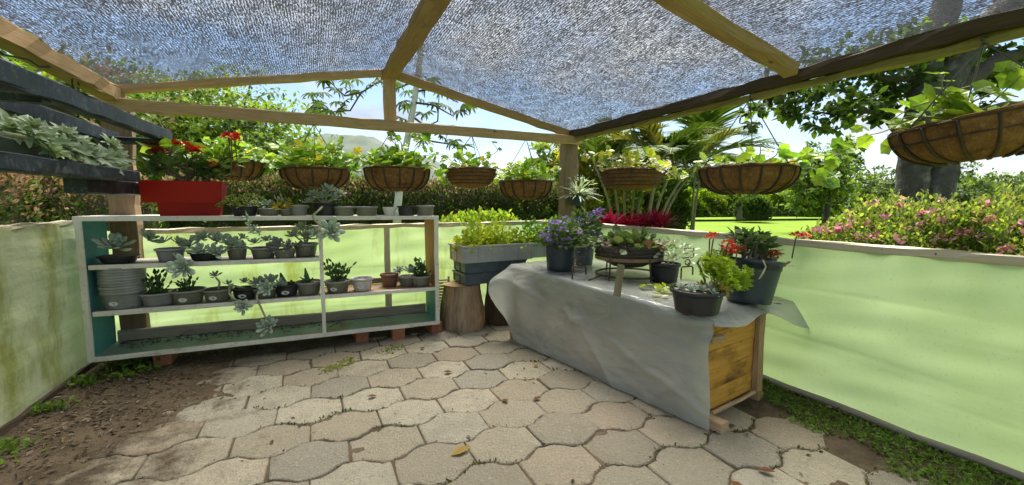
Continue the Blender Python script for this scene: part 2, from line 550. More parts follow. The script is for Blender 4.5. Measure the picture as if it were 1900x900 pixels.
def paver_mat():
    m, n, l, b = new_mat('concrete_paver')
    g = n.new('ShaderNodeNewGeometry')
    r = ramp(n, [(0, (.39, .34, .25)), (.2, (.27, .24, .185)), (.4, (.48, .43, .32)), (.55, (.35, .29, .215)), (.75, (.53, .485, .38)), (1, (.285, .265, .215))])
    l(g.outputs['Random Per Island'], r.inputs[0])
    col = r.outputs[0]
    n1 = noise(n, l, 7, 8, .7); n2 = noise(n, l, 45, 6, .7); n3 = noise(n, l, 2.2, 7, .7); n4 = noise(n, l, 130, 2, .5)
    col = mixc(n, l, stepr(n, l, n1, .44, .74), col, (.31, .285, .22))
    col = mixc(n, l, stepr(n, l, n2, .56, .80), col, (.58, .54, .45))
    col = mixc(n, l, stepr(n, l, n4, .60, .70), col, (.17, .15, .115))
    col = mixc(n, l, stepr(n, l, n3, .62, .76), col, (.26, .22, .16))
    # soil tracked over the pavers next to the bed
    tcn = n.new('ShaderNodeTexCoord'); sp = n.new('ShaderNodeSeparateXYZ'); l(tcn.outputs['Object'], sp.inputs[0])
    mr = n.new('ShaderNodeMapRange'); mr.inputs[1].default_value = -.1; mr.inputs[2].default_value = -1.5; mr.inputs[3].default_value = 0; mr.inputs[4].default_value = .42
    l(sp.outputs[0], mr.inputs[0])
    ad = n.new('ShaderNodeMath'); ad.operation = 'ADD'; l(mr.outputs[0], ad.inputs[0]); l(noise(n, l, 4.5, 9, .7), ad.inputs[1])
    col = mixc(n, l, stepr(n, l, ad.outputs[0], .64, .86), col, (.10, .075, .05))
    # grime worn into the rim of each paver, and pits
    un = n.new('ShaderNodeUVMap'); su = n.new('ShaderNodeSeparateXYZ'); l(un.outputs[0], su.inputs[0])
    em = n.new('ShaderNodeMath'); em.operation = 'MULTIPLY_ADD'; l(su.outputs[0], em.inputs[0]); em.inputs[1].default_value = -.42; l(noise(n, l, 16, 6, .7), em.inputs[2])
    col = mixc(n, l, stepr(n, l, em.outputs[0], .46, .74), col, (.20, .165, .115))
    vo = n.new('ShaderNodeTexVoronoi'); vo.inputs['Scale'].default_value = 55; to = n.new('ShaderNodeTexCoord'); l(to.outputs['Object'], vo.inputs['Vector'])
    pit = n.new('ShaderNodeMath'); pit.operation = 'ADD'; l(vo.outputs['Distance'], pit.inputs[0]); l(n2, pit.inputs[1])
    col = mixc(n, l, stepr(n, l, pit.outputs[0], .62, .48), col, (.13, .11, .08))
    l(col, b.inputs['Base Color']); b.inputs['Roughness'].default_value = .85; b.inputs['Specular IOR Level'].default_value = .2
    ms = n.new('ShaderNodeMath'); ms.operation = 'ADD'; l(n2, ms.inputs[0]); l(n1, ms.inputs[1])
    bump(n, l, b, ms.outputs[0], 1.0, .03)
    return m
mb = MB()
JP = []
PW, PD, JH = .437, .331, .118
def wave(t): return np.clip(-1.3 * np.cos(2 * math.pi * t), -1, 1) * .88
for r in range(-8, 8):
    yc = 2.642 + r * PD
    if yc < .5 or yc > 5.0: continue
    for c in range(-9, 9):
        x0 = .145 + (.5 * PW if r % 2 else 0) + c * PW
        xc = x0 + PW / 2
        if xc < -1.75 or x0 + PW > (3.15 if yc > 2.35 else 3.05) or (yc > 4.72 and xc < .3): continue
        if rng.random() < .0: continue
        t = np.linspace(0, 1, 19)
        g = .0022 + rng.random() * .003
        am = PD / 2 - JH
        top = np.stack([x0 + PW * t, yc + PD / 2 + am * wave(t)], 1)
        bot = np.stack([x0 + PW * t, yc - PD / 2 - am * wave(t)], 1)
        ring = np.concatenate([bot, top[::-1]])
        ctr = A([xc, yc])
        d = ring - ctr
        # inset by the joint width, then roughen the edge
        sc = np.stack([1 - g / (PW / 2) * np.ones(len(d)), 1 - g / (PD / 2) * np.ones(len(d))], 1)
        ring = ctr + d * sc + rng.normal(size=d.shape) * .0026 + (.006 * lump(np.c_[ring * 3.1, 0 * ring[:, 0]], 7, c + r * 3))[:, None] * norm(d)
        JP.append(ring)
        ln = np.linalg.norm(ring - ctr, axis=1, keepdims=True)
        un = (ring - ctr) / ln
        tilt = rng.normal(size=2) * .014; dz = rng.normal() * .003
        def zz_(q, z): return np.c_[q, z + dz + (q - ctr) @ tilt]
        k = len(ring)
        rings = [zz_(ring, -.05), zz_(ring, -.012), zz_(ring - un * .004, -.002), zz_(ring - un * .014, 0.0), zz_(ring - un * ln * .55, .0015)]
        V = np.concatenate(rings + [zz_(ctr[None], .002)])
        fs = [(i * k + q, i * k + (q + 1) % k, (i + 1) * k + (q + 1) % k, (i + 1) * k + q) for i in range(4) for q in range(k)]
        fs += [(4 * k + q, 4 * k + (q + 1) % k, 5 * k) for q in range(k)]
        mb.add(V, fs, 0, np.c_[np.r_[np.zeros(k * 3), np.full(k, .25), np.full(k, .75), 1.0], np.zeros(len(V))], True)
kind(mb.build('pavement', paver_mat()))

# distant hill
mb = MB()
hx = np.linspace(-420, 420, 90); hy = np.linspace(0, 420, 24)
X, Y = np.meshgrid(hx, hy)
prof = 108 * np.exp(-((X + 40) / 150) ** 2) + 30 * np.exp(-((X - 130) / 90) ** 2)
Zh = prof * np.sin(np.clip(Y / 420, 0, 1) * math.pi) ** .8 * (1 + .10 * lump(np.stack([X, Y, 0 * X], -1), .035, 3)) - .5
hd = at_d(650, 375, 560)
V = np.stack([X, Y, Zh], -1).reshape(-1, 3) @ rotz(R(-10)).T + A([hd[0], hd[1] - 60, 0])
ii = (np.arange(23)[:, None] * 90 + np.arange(89)[None]).ravel()
mb.add(V, np.stack([ii, ii + 1, ii + 91, ii + 90], 1), 0, None, True)
kind(mb.build('hills', surf('hill_woods', (.028, .044, .034), (.05, .068, .054), .95, .05, bmp=0)))

# ================================================================== the shade house
RX, LX, BY, RIDX, RIDZ, EZR, EZL = 3.33, -1.60, 5.2, .86, 2.98, 2.47, 2.56
NY0 = 0.0
sh = thing('shade_house', 'open timber shade house with a low gable roof of dark shade net', 'shade house', (RIDX, 2, 0))
def part(name, mat, *beams):
    m = MB()
    for b in beams: m.beam(*b[0], **b[1])
    return m.build(name, mat, sh)
def bm(p0, p1, wd, ht, **k): return ((p0, p1, wd, ht), k)
part('post', WOOD_POST, bm((-1.60, BY, -.05), (-1.60, BY, 2.43), .20, .14, up=(0, 1, 0), wob=.006))
part('post', WOOD_POST, bm((3.30, BY + .02, -.05), (3.33, BY + .02, 2.36), .20, .16, up=(0, 1, 0), wob=.008))
part('tie_beam', WOOD_PALE, bm((-1.98, BY - .10, 2.385), (3.42, BY - .10, 2.36), .05, .115, wob=.004))
part('king_post', WOOD_PALE, bm((.86, BY, 2.43), (.86, BY, 2.93), .135, .08, up=(0, 1, 0)))
part('gable_rafter', WOOD_PALE, bm((LX - .1, BY, 2.515), (RIDX - .02, BY, 2.985), .09, .07))
part('gable_rafter', WOOD_RAFTER, bm((RX + .05, BY, 2.445), (RIDX + .02, BY, 2.985), .09, .085))
part('ridge_beam', WOOD_RAFTER, bm((RIDX, NY0, 2.955), (RIDX, BY + .08, 2.955), .175, .07, wob=.006))
part('eave_beam', WOOD_RAFTER, bm((LX, NY0, 2.47), (LX, BY + .05, 2.47), .12, .13, wob=.006))
part('eave_beam', WOOD_DARK, bm((RX, NY0, 2.445), (RX, BY + .05, 2.445), .10, .085, wob=.006))
part('eave_rail', WOOD_MOSS, bm((RX + .035, NY0, 2.375), (RX + .035, BY + .02, 2.372), .055, .05, wob=.005))
part('rafter', WOOD_RAFTER, bm((RX - .07, 2.08, 2.475), (RIDX + .09, 2.00, 2.955), .10, .085, wob=.006))
part('rafter_lath', WOOD_PALE, bm((RX - .09, 2.155, 2.50), (RIDX + .09, 2.075, 2.985), .045, .05, wob=.005))
part('outer_rail', WOOD_DARK, bm((-1.92, NY0, 2.30), (-1.92, BY, 2.33), .09, .11, wob=.008))
# loose cable under the left eave
m = MB()
pts = [(-1.56, 2.9 + .12 * i, 2.40 - .05 * math.sin(i / 9 * 3.14) + .015 * math.sin(i * 2.1)) for i in range(14)]
m.tube(pts, .006, 6)
m.tube([(-1.57, 4.35 + .05 * math.cos(a), 2.38 + .06 * math.sin(a)) for a in np.linspace(0, 6, 18)], .005, 6)
m.build('cable', surf('black_cable', (.02, .02, .02), rough=.5, bmp=0), sh)

def net_mat():
    m, n, l, b = new_mat('shade_net')
    uv = n.new('ShaderNodeUVMap').outputs[0]
    # knitted tapes run along the house (u), pulled apart unevenly
    wv = n.new('ShaderNodeVectorMath'); wv.operation = 'ADD'
    wn = n.new('ShaderNodeTexNoise'); wn.inputs['Scale'].default_value = 3; l(uv, wn.inputs['Vector'])
    sc = n.new('ShaderNodeVectorMath'); sc.operation = 'SCALE'; sc.inputs['Scale'].default_value = .03; l(wn.outputs['Color'], sc.inputs[0])
    l(uv, wv.inputs[0]); l(sc.outputs[0], wv.inputs[1])
    a = noise(n, l, 1.0, 2, .6, wv.outputs[0], (20, 120, 1))
    c = noise(n, l, 1.0, 1, .5, wv.outputs[0], (66, 185, 1))
    d = noise(n, l, 1.0, 3, .6, uv, (4.0, 9.0, 1))
    s1 = n.new('ShaderNodeMath'); s1.operation = 'MULTIPLY_ADD'; l(c, s1.inputs[0]); s1.inputs[1].default_value = .75; l(a, s1.inputs[2])
    s2 = n.new('ShaderNodeMath'); s2.operation = 'MULTIPLY_ADD'; l(d, s2.inputs[0]); s2.inputs[1].default_value = .30; l(s1.outputs[0], s2.inputs[2])
    spu = n.new('ShaderNodeSeparateXYZ'); l(wv.outputs[0], spu.inputs[0])
    fr_ = n.new('ShaderNodeMath'); fr_.operation = 'MULTIPLY'; l(spu.outputs[1], fr_.inputs[0]); fr_.inputs[1].default_value = 6.283 / .019
    sn_ = n.new('ShaderNodeMath'); sn_.operation = 'SINE'; l(fr_.outputs[0], sn_.inputs[0])
    s3 = n.new('ShaderNodeMath'); s3.operation = 'MULTIPLY_ADD'; l(sn_.outputs[0], s3.inputs[0]); s3.inputs[1].default_value = .07; l(s2.outputs[0], s3.inputs[2])
    hole = stepr(n, l, s3.outputs[0], 1.01, 1.205)
    b.inputs['Base Color'].default_value = (.036, .037, .040, 1); b.inputs['Roughness'].default_value = .45
    tl = n.new('ShaderNodeBsdfTranslucent'); tl.inputs['Color'].default_value = (.022, .024, .030, 1)
    m1 = n.new('ShaderNodeMixShader'); m1.inputs[0].default_value = .5; l(b.outputs[0], m1.inputs[1]); l(tl.outputs[0], m1.inputs[2])
    tr = n.new('ShaderNodeBsdfTransparent')
    m2 = n.new('ShaderNodeMixShader'); l(hole, m2.inputs[0]); l(m1.outputs[0], m2.inputs[1]); l(tr.outputs[0], m2.inputs[2])
    l(m2.outputs[0], n['Material Output'].inputs[0])
    return m
NET = net_mat()
def net(x0, z0, x1, z1, seed):
    nu, nv = 90, 36
    u = np.linspace(NY0, BY + .10, nu); t = np.linspace(0, 1, nv)
    U, T = np.meshgrid(u, t)
    X = x0 + (x1 - x0) * T; Zc = z0 + (z1 - z0) * T
    sag = -.045 * np.sin(T * math.pi) * np.abs(np.sin((U - 2.05) / 3.15 * math.pi)) ** .7
    Zc = Zc + sag + .008 * lump(np.stack([X, U, 0 * X], -1), 4, seed)
    Zc[0] = z0; Zc[-1] = z1 + .006 * np.sin(u * 9)
    ln = math.hypot(x1 - x0, z1 - z0)
    m = MB(); ii = (np.arange(nv - 1)[:, None] * nu + np.arange(nu - 1)[None]).ravel()
    m.add(np.stack([X, U, Zc], -1).reshape(-1, 3), np.stack([ii, ii + 1, ii + nu + 1, ii + nu], 1), 0, np.stack([U, T * ln + seed * 3.3], -1).reshape(-1, 2), True)
    return m.build('shade_net', NET, sh)
net(RIDX, 3.028, RX + .12, 2.515, 1)
net(RIDX, 3.030, LX - .14, 2.575, 2)

# ------------------------------------------------------------------ the fabric walls
def fabric(name, c1, c2, stain, slo, shi, trans=.5, streak=(1, 1, .35)):
    m, n, l, b = new_mat(name)
    col = mixc(n, l, stepr(n, l, noise(n, l, 1.1, 5, .6, None, streak), .35, .68), c1, c2)
    col = mixc(n, l, stepr(n, l, noise(n, l, 2.6, 9, .7, None, streak), slo, shi), col, stain)
    fine = noise(n, l, 60, 3, .6)
    col = mixc(n, l, stepr(n, l, fine, .6, .8), col, tuple(q * .8 for q in c1))
    l(col, b.inputs['Base Color']); b.inputs['Roughness'].default_value = .55; b.inputs['Specular IOR Level'].default_value = .3
    t = n.new('ShaderNodeBsdfTranslucent'); l(col, t.inputs['Color'])
    mxs = n.new('ShaderNodeMixShader'); mxs.inputs[0].default_value = trans
    l(b.outputs[0], mxs.inputs[1]); l(t.outputs[0], mxs.inputs[2]); l(mxs.outputs[0], n['Material Output'].inputs[0])
    ad = n.new('ShaderNodeMath'); ad.operation = 'ADD'; l(noise(n, l, 1.0, 5, .55, None, (.7, .7, 7)), ad.inputs[0]); l(noise(n, l, 5, 5, .6), ad.inputs[1])
    bump(n, l, b, ad.outputs[0], .45, .03)
    return m
def cloth(p0, p1, zb, zt, nrm, seed, amp=.014, m=130, k=80):
    p0, p1 = A(p0, float), A(p1, float)
    s = np.linspace(0, 1, m); t = np.linspace(0, 1, k)
    S, T = np.meshgrid(s, t)
    zt_ = zt[0] + (zt[1] - zt[0]) * S; zb_ = zb[0] + (zb[1] - zb[0]) * S
    ln = np.linalg.norm(p1 - p0)
    q = np.stack([S * ln * 1.0, T * 2.0, 0 * S], -1)
    off = amp * (lump(q * A([1, .5, 1]), 2.2, seed) * (.3 + T * (1 - T) * 3) + .5 * lump(q * A([.7, 2.2, 1]), 2.4, seed + 2)) 
    # long soft creases falling from the top rail
    for j in range(7):
        t0, sl, ph = .12 + .11 * j + .03 * math.sin(seed * 3 + j * 2), .10 * math.sin(seed + j * 1.7), j * 1.3 + seed
        off = off + .0028 * np.exp(-((T - t0 - sl * (S - .5) - .012 * np.sin(S * 9 + ph)) / .010) ** 2) * np.clip(np.sin(S * (5 + j) + ph), 0, 1)
    off = off + .010 * np.sin(S * ln * 21 + seed + 2 * T) * T ** 8
    off = off + amp * .5 * np.sin((S * ln * 3 + T * 1.4) * 3.1 + seed) * T ** 2
    V = p0[None, None] * (1 - S[..., None]) + p1[None, None] * S[..., None]
    V = V + off[..., None] * A(nrm)
    V[..., 2] = zb_ * (1 - T) + zt_ * T + .008 * np.sin(S * ln * 5 + seed) * (1 - T)
    mm = MB(); ii = (np.arange(k - 1)[:, None] * m + np.arange(m - 1)[None]).ravel()
    mm.add(V.reshape(-1, 3), np.stack([ii, ii + 1, ii + m + 1, ii + m], 1), 0, np.stack([S * ln, T], -1).reshape(-1, 2), True)
    return mm
NAIL = surf('rusty_nail', (.10, .05, .03), (.06, .04, .03), .7, bmp=0)
def nails(p0, p1, n, nrm, parent):
    m = MB()
    for i in range(n):
        t = (i + .5 + rng.normal() * .1) / n
        q = A(p0) * (1 - t) + A(p1) * t
        m.lathe([(.0, .003), (.005, .002), (.006, 0)], q, 8, axis=nrm)
    m.build('nail_heads', NAIL, parent)

BATTEN = wood('bleached_batten', (.52, .46, .34), (.62, .57, .44), (.36, .30, .21), stain=(.44, .41, .30))
G_R = fabric('green_sheeting_right', (.49, .66, .30), (.56, .72, .40), (.43, .57, .26), .60, .82, .26)
G_B = fabric('green_sheeting_back', (.57, .78, .32), (.64, .82, .46), (.40, .48, .07), .52, .68, .31)
G_L = fabric('green_sheeting_left', (.64, .67, .44), (.70, .72, .53), (.38, .39, .13), .48, .64, .28)
fr = thing('fabric_wall', 'clean pale green plastic sheeting wall stretched along the flowering bush side', 'fabric wall', (3.36, 2, 0))
cloth((3.36, BY + .12, 0), (3.36, -.3, 0), (.07, .05), (1.215, 1.20), (-1, 0, 0), 1).build('sheeting', G_R, fr)
m = MB(); m.beam((3.35, BY + .12, 1.205), (3.35, -.3, 1.19), .03, .055, wob=.004)
m.build('top_batten', BATTEN, fr)
nails((3.332, 5, 1.205), (3.332, -.5, 1.19), 18, (-1, 0, 0), fr)
m = MB(); m.tube([(3.35 + .008 * math.sin(i * 1.3), BY - i * .265, .045 + .008 * math.sin(i * 2)) for i in range(21)], .026, 8, wob=.05)
m.build('bottom_pole', WOOD_GREY, fr)
fb = thing('fabric_wall', 'moss stained green sheeting wall standing behind the white shelf unit', 'fabric wall', (.8, BY + .13, 0))
cloth((-1.86, BY + .13, 0), (3.36, BY + .13, 0), (.10, .10), (1.225, 1.225), (0, -1, 0), 5).build('sheeting', G_B, fb)
m = MB(); m.beam((-1.5, BY + .105, 1.215), (3.18, BY + .105, 1.215), .03, .05, wob=.006)
m.build('top_batten', BATTEN, fb)
m = MB(); m.beam((.80, BY + .10, .0), (.80, BY + .10, 1.215), .065, .03, up=(0, 1, 0), wob=.004)
m.build('upright_batten', BATTEN, fb)
fl = thing('fabric_wall', 'faded sheeting wall with olive mildew patches under the hanging dark rack', 'fabric wall', (-1.86, 2, 0))
cloth((-1.86, BY + .13, 0), (-1.86, -.3, 0), (.07, .06), (1.33, 1.34), (1, 0, 0), 9, .02).build('sheeting', G_L, fl)
m = MB(); m.beam((-1.875, BY + .1, 1.325), (-1.875, -.3, 1.335), .03, .045, wob=.006)
m.build('top_batten', BATTEN, fl)
m = MB(); m.beam((-1.85, BY + .1, .05), (-1.85, -.3, .04), .04, .05, wob=.008)
m.build('bottom_board', WOOD_DARK, fl)

# ================================================================== the shelf unit
WHITE_EDGE = paint('worn_white_paint', (.80, .77, .67), (.44, .34, .23), lo=.58, hi=.70, dirt=(.46, .41, .30), scale=9)
TEAL = paint('teal_paint', (.08, .31, .33), (.12, .25, .23), lo=.58, hi=.72, dirt=(.05, .14, .13), scale=3)
TEAL_FADED = paint('faded_teal_board', (.21, .33, .30), (.19, .15, .105), lo=.50, hi=.66, dirt=(.15, .15, .12), scale=3.5)
BOARD_BROWN = wood('bare_brown_board', (.36, .18, .055), (.44, .24, .08), (.24, .11, .035), stain=(.30, .15, .05))
BOARD_GREY = paint('grey_board', (.30, .28, .24), (.17, .13, .10), lo=.48, hi=.62, scale=4)
BOARD_RED = paint('reddish_board', (.36, .19, .125), (.42, .34, .27), lo=.52, hi=.66, scale=4)
FY, SBY = 4.66, 5.125
def sx_(px, py): return at_y(px, py, FY)
SL, SR = at_y(150, 500, FY)[0], at_y(812, 500, FY)[0]
def line_z(a, b):
    p, q = sx_(*a), sx_(*b)
    return lambda x: p[2] + (q[2] - p[2]) * (x - p[0]) / (q[0] - p[0])
ZT = line_z((150, 402), (812, 401)); ZU = line_z((172, 493), (595, 478)); ZM = line_z((182, 579), (806, 533)); ZB = line_z((190, 662), (806, 596))
shelf = thing('shelf_unit', 'worn white edged shelf unit with teal inside standing on bricks', 'shelf unit', (-.2, 4.86, .1))
DX = sx_(598, 520)[0]
def board(name, zf, x0, x1, mat, th=.032, y0=FY + .012, y1=SBY):
    m = MB(); yc = (y0 + y1) / 2
    m.beam((x0, yc, zf(x0) - th / 2), (x1, yc, zf(x1) - th / 2), y1 - y0, th, wob=.0015, bev=.002)
    o = m.build(name, mat, shelf)
    e = MB(); e.beam((x0, FY, zf(x0) - th / 2), (x1, FY, zf(x1) - th / 2), .024, th + .006, wob=.0018, bev=.003)
    e.build('front_edge', WHITE_EDGE, o)
    return o
board('top_board', ZT, SL - .02, SR + .02, WHITE_EDGE, .035)
board('shelf_board', ZU, SL + .05, DX - .02, BOARD_GREY)
board('shelf_board', ZM, SL + .05, DX - .02, BOARD_GREY)
board('shelf_board', ZM, DX + .02, SR - .03, BOARD_RED)
board('bottom_board', ZB, SL + .03, SR - .02, TEAL_FADED, .035)
def panel(name, x, th, z0, z1, mat, lean=0.0, y1=SBY):
    m = MB()
    m.beam((x + lean, (FY + y1) / 2 + .006, z0), (x, (FY + y1) / 2 + .006, z1), y1 - FY - .012, th, up=(1, 0, 0), wob=.0015, bev=.002)
    o = m.build(name, mat, shelf)
    e = MB(); e.beam((x + lean, FY - .003, z0), (x, FY - .003, z1), .026, th + .008, up=(1, 0, 0), wob=.002, bev=.003)
    e.build('front_edge', WHITE_EDGE, o)
    return o
panel('side_panel', SL + .012, .036, ZB(SL) - .035, ZT(SL) - .037, TEAL)
panel('side_panel', SR - .01, .036, ZM(SR) + .002, ZT(SR) - .037, BOARD_BROWN)
panel('side_panel', SR - .012, .036, ZB(SR) - .035, ZM(SR) - .002, TEAL)
panel('divider', DX, .026, ZB(DX) + .002, ZT(DX) - .037, WHITE_EDGE, 0, FY + .08)
m = MB(); m.beam((SL + .05, SBY - .02, ZB(SL) + .055), (SR - .04, SBY - .02, ZB(SR) + .055), .03, .11, wob=.003)
m.build('back_rail', WOOD_GREY, shelf)
m = MB(); m.beam((DX + .03, SBY - .02, ZM(DX) + .04), (SR - .05, SBY - .02, ZM(SR) + .04), .02, .06, wob=.003)
m.build('back_rail', WOOD_GREY, shelf)

BRICK = surf('red_brick', (.36, .135, .06), (.26, .095, .05), .9, 14, bmp=.5, dist=.006, dirt=(.30, .24, .18), dscale=9)
for (px, py, lab, rz) in ((303, 683, 'orange brick carrying the left end of the white shelf unit', 0),
                          (671, 634, 'dull brick under the shelf unit just right of its divider', .1),
                          (741, 630, 'bright orange brick between the dull brick and the log end', -.06),
                          (808, 617, 'brick under the right end of the shelf beside the log', .2)):
    p = at_z(px, py, 0.0); wz = ZB(p[0]) - .04
    m = MB(); m.box((p[0], p[1] + .10, wz / 2 - .004), (.135, .22, wz + .008), rot=rotz(rz), bev=.006)
    tag(m.build('brick', BRICK, None, (p[0], p[1] + .1, 0)), lab, 'brick', 'bricks under the shelf unit')

# ================================================================== dark rack hung along the left wall
RACK = paint('blue_black_timber', (.014, .022, .032), (.08, .09, .095), .5, lo=.54, hi=.66, dirt=(.13, .14, .145), scale=11)
rk = thing('hanging_rack', 'blue black timber rack hung above the left wall', 'rack', (-1.3, 3.5, 1.6))
def rpart(name, *bs):
    m = MB()
    for b in bs: m.beam(*b[0], **b[1])
    return m.build(name, RACK, rk)
rpart('rail', bm((-1.235, .8, 2.03), (-1.20, 5.0, 2.105), .085, .105, wob=.003))
rpart('rail', bm((-1.62, .6, 2.08), (-1.58, 4.98, 2.06), .085, .11, wob=.003))
rpart('cross_bar', bm((-1.63, 4.80, 2.03), (-1.18, 4.80, 2.035), .09, .055))
rpart('cross_bar', bm((-1.63, 3.0, 2.02), (-1.20, 3.0, 2.02), .09, .05))
rpart('strut', bm((-1.50, 4.62, 1.60), (-1.50, 4.62, 2.02), .07, .09, up=(1, 0, 0)))
rpart('strut', bm((-1.60, 1.9, 1.60), (-1.60, 1.9, 2.04), .07, .09, up=(1, 0, 0)))
rpart('shelf_board', bm((-1.33, .6, 1.665), (-1.33, 4.40, 1.705), .16, .085, wob=.003))
rpart('shelf_board', bm((-1.52, .6, 1.665), (-1.52, 4.62, 1.705), .15, .05, wob=.004))
rpart('bracket', bm((-1.45, 3.88, 1.615), (-1.45, 5.08, 1.62), .12, .11, wob=.003))

# ================================================================== crates
SLOT = surf('shadowed_slot_plastic', (.05, .06, .07), bmp=0)  # hand slots are dark blocks with their inner shade painted in
def crate(name, label, c, size, mat, rz=0.0, group=None, ribs=4):
    """open plastic tray: floor, four ribbed walls, folded rim"""
    Lx, Ly, Hz = size
    t = thing(name, label, 'crate', c, group, False, rz)
    b = MB(); th = .008
    b.box((0, 0, th / 2), (Lx * .94, Ly * .94, th))
    for s_ in (-1, 1):
        b.box((0, s_ * (Ly * .47), Hz / 2), (Lx * .94, th, Hz - .002)); b.box((s_ * (Lx * .47), 0, Hz / 2), (th, Ly * .94 - th, Hz - .002))
    r = MB()
    for s_ in (-1, 1):
        r.box((0, s_ * (Ly * .48), Hz - .012), (Lx, Ly * .04, .024), bev=.004); r.box((s_ * (Lx * .485), 0, Hz - .012), (Lx * .03, Ly * .92, .024), bev=.004)
        r.box((0, s_ * (Ly * .475), Hz * .48), (Lx * .95, .012, .008)); r.box((s_ * (Lx * .476), 0, Hz * .48), (.012, Ly * .94, .008))
    r.build('rim', mat, t, (0, 0, 0))
    q = b
    for s_ in (-1, 1):
        for i in range(ribs):
            x = (i / (ribs - 1) - .5) * Lx * .93
            q.box((x, s_ * Ly * .476, Hz * .46), (.014, .02, Hz * .86), bev=.003)
        for i in range(3):
            q.box((s_ * Lx * .477, (i / 2 - .5) * Ly * .9, Hz * .46), (.018, .014, Hz * .86), bev=.003)
    q.build('body', mat, t, (0, 0, 0))
    for s_ in (-1, 1):
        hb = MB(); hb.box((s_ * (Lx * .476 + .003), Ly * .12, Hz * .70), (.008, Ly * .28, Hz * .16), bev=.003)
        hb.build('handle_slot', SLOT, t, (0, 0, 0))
    return t
GREY_PL = surf('grey_plastic', (.40, .41, .41), (.34, .35, .355), .45, 5, bmp=.05, dirt=(.34, .33, .30), dscale=8, dlo=.6, dhi=.75)
SLATE_PL = surf('slate_plastic', (.085, .115, .14), (.065, .09, .11), .4, 5, bmp=.05, dirt=(.17, .18, .18), dscale=8, dlo=.6, dhi=.75)
p = at_y(890, 487, 4.58)
CR_Z = p[2]
tc1 = crate('crate', 'light grey crate full of yellow green seedlings on top of the stack', (p[0] + .24, 4.80, CR_Z), (.95, .46, .20), GREY_PL, R(3), 'grey crates on the logs', 6)
p2 = at_y(1000, 487, 4.66)
tc2 = crate('crate', 'light grey crate of green seedlings half hidden behind the purple flower pot', (p[0] + 1.08, 4.90, CR_Z), (.72, .42, .19), GREY_PL, R(3), 'grey crates on the logs', 5)
hz_ = (CR_Z - .548) / 2
crate('crate', 'dark slate crate directly under the light grey seedling crate', (p[0] + .23, 4.83, .548 + hz_ + .002), (.82, .42, hz_), SLATE_PL, R(2), 'grey crates on the logs', 5)
crate('crate', 'dark slate crate at the bottom of the stack resting on the log', (p[0] + .23, 4.83, .546), (.84, .42, hz_), SLATE_PL, R(3.5), 'grey crates on the logs', 5)

def bark(name, c1, c2, c3):
    m, n, l, b = new_mat(name)
    a = noise(n, l, 1.0, 7, .65, None, (9, 9, 1.3)); f = noise(n, l, 1.0, 5, .7, None, (34, 34, 4)); g = noise(n, l, 3.5, 6, .6)
    col = mixc(n, l, stepr(n, l, a, .38, .62), c1, c2); col = mixc(n, l, stepr(n, l, g, .52, .66), col, c3); col = mixc(n, l, stepr(n, l, f, .56, .74), col, tuple(x * .45 for x in c2))
    l(col, b.inputs['Base Color']); b.inputs['Roughness'].default_value = .95; b.inputs['Specular IOR Level'].default_value = .1
    ms = n.new('ShaderNodeMath'); ms.operation = 'ADD'; l(a, ms.inputs[0]); l(f, ms.inputs[1]); bump(n, l, b, ms.outputs[0], 1.0, .04); return m
BARK = bark('split_log_bark', (.50, .37, .25), (.30, .20, .12), (.55, .33, .14))
BARK2 = bark('dark_log_bark', (.13, .09, .06), (.075, .055, .04), (.20, .15, .10))
CUT = surf('cut_log_end', (.42, .31, .18), (.32, .22, .12), .9, 20, bmp=.2)
def log(label, c, r, h, mat, sx=1.0):
    t = thing('log_stump', label, 'log', c, None, False)
    b = MB(); seg = 40
    pr = []
    for i in range(13):
        q = i / 12; pr.append((r * (1.12 - .16 * q + .05 * math.sin(q * 5)), q * h))
    b.lathe(pr, (0, 0, -.01), seg, wob=.07, sx=sx)
    v = b.v[0]; an = np.arctan2(v[:, 1], v[:, 0])
    k = 1 + .05 * np.abs(np.sin(an * 4.5 + 2 * lump(v, 3))) + .03 * np.sin(an * 13 + 3 * lump(v, 2, 2)) - .10 * np.clip(np.cos(an + 2.0), .75, 1) + .04 * lump(v, 7, 3)
    v[:, :2] *= k[:, None]; b.v[0] = v
    b.build('trunk', mat, t, (0, 0, 0))
    e = MB(); e.lathe([(0, h - .011), (r * .99, h - .012)], (0, 0, 0), seg, sx=sx); e.build('cut_end', CUT, t, (0, 0, 0))
    return t
q = at_z(866, 616, 0)
log('pale split log stump under the left side of the crate stack', (q[0] + .03, q[1] + .22, 0), .235, .547, BARK)
q = at_z(925, 606, 0)
log('dark barked log stump between the pale log and the plastic covered table', (q[0] + .10, q[1] + .18, 0), .185, .540, BARK2)

# ribbed clay panel leaning between shelf and log
t = thing('slatted_panel', 'narrow slatted wooden panel standing between the shelf unit and the pale log', 'panel', (1.40, 4.98, 0))
m = MB()
for i in range(15): m.beam((1.325, 4.96 + rng.normal() * .002, .06 + i * .036), (1.475, 4.96, .058 + i * .036), .018, .02, wob=.001, bev=.003)
m.build('slat', WOOD_GREY, t)
m = MB(); m.beam((1.33, 4.98, .0), (1.33, 4.98, .60), .025, .02, up=(0, 1, 0)); m.beam((1.47, 4.98, .0), (1.47, 4.98, .60), .025, .02, up=(0, 1, 0))
m.build('side_rail', WOOD_GREY, t)

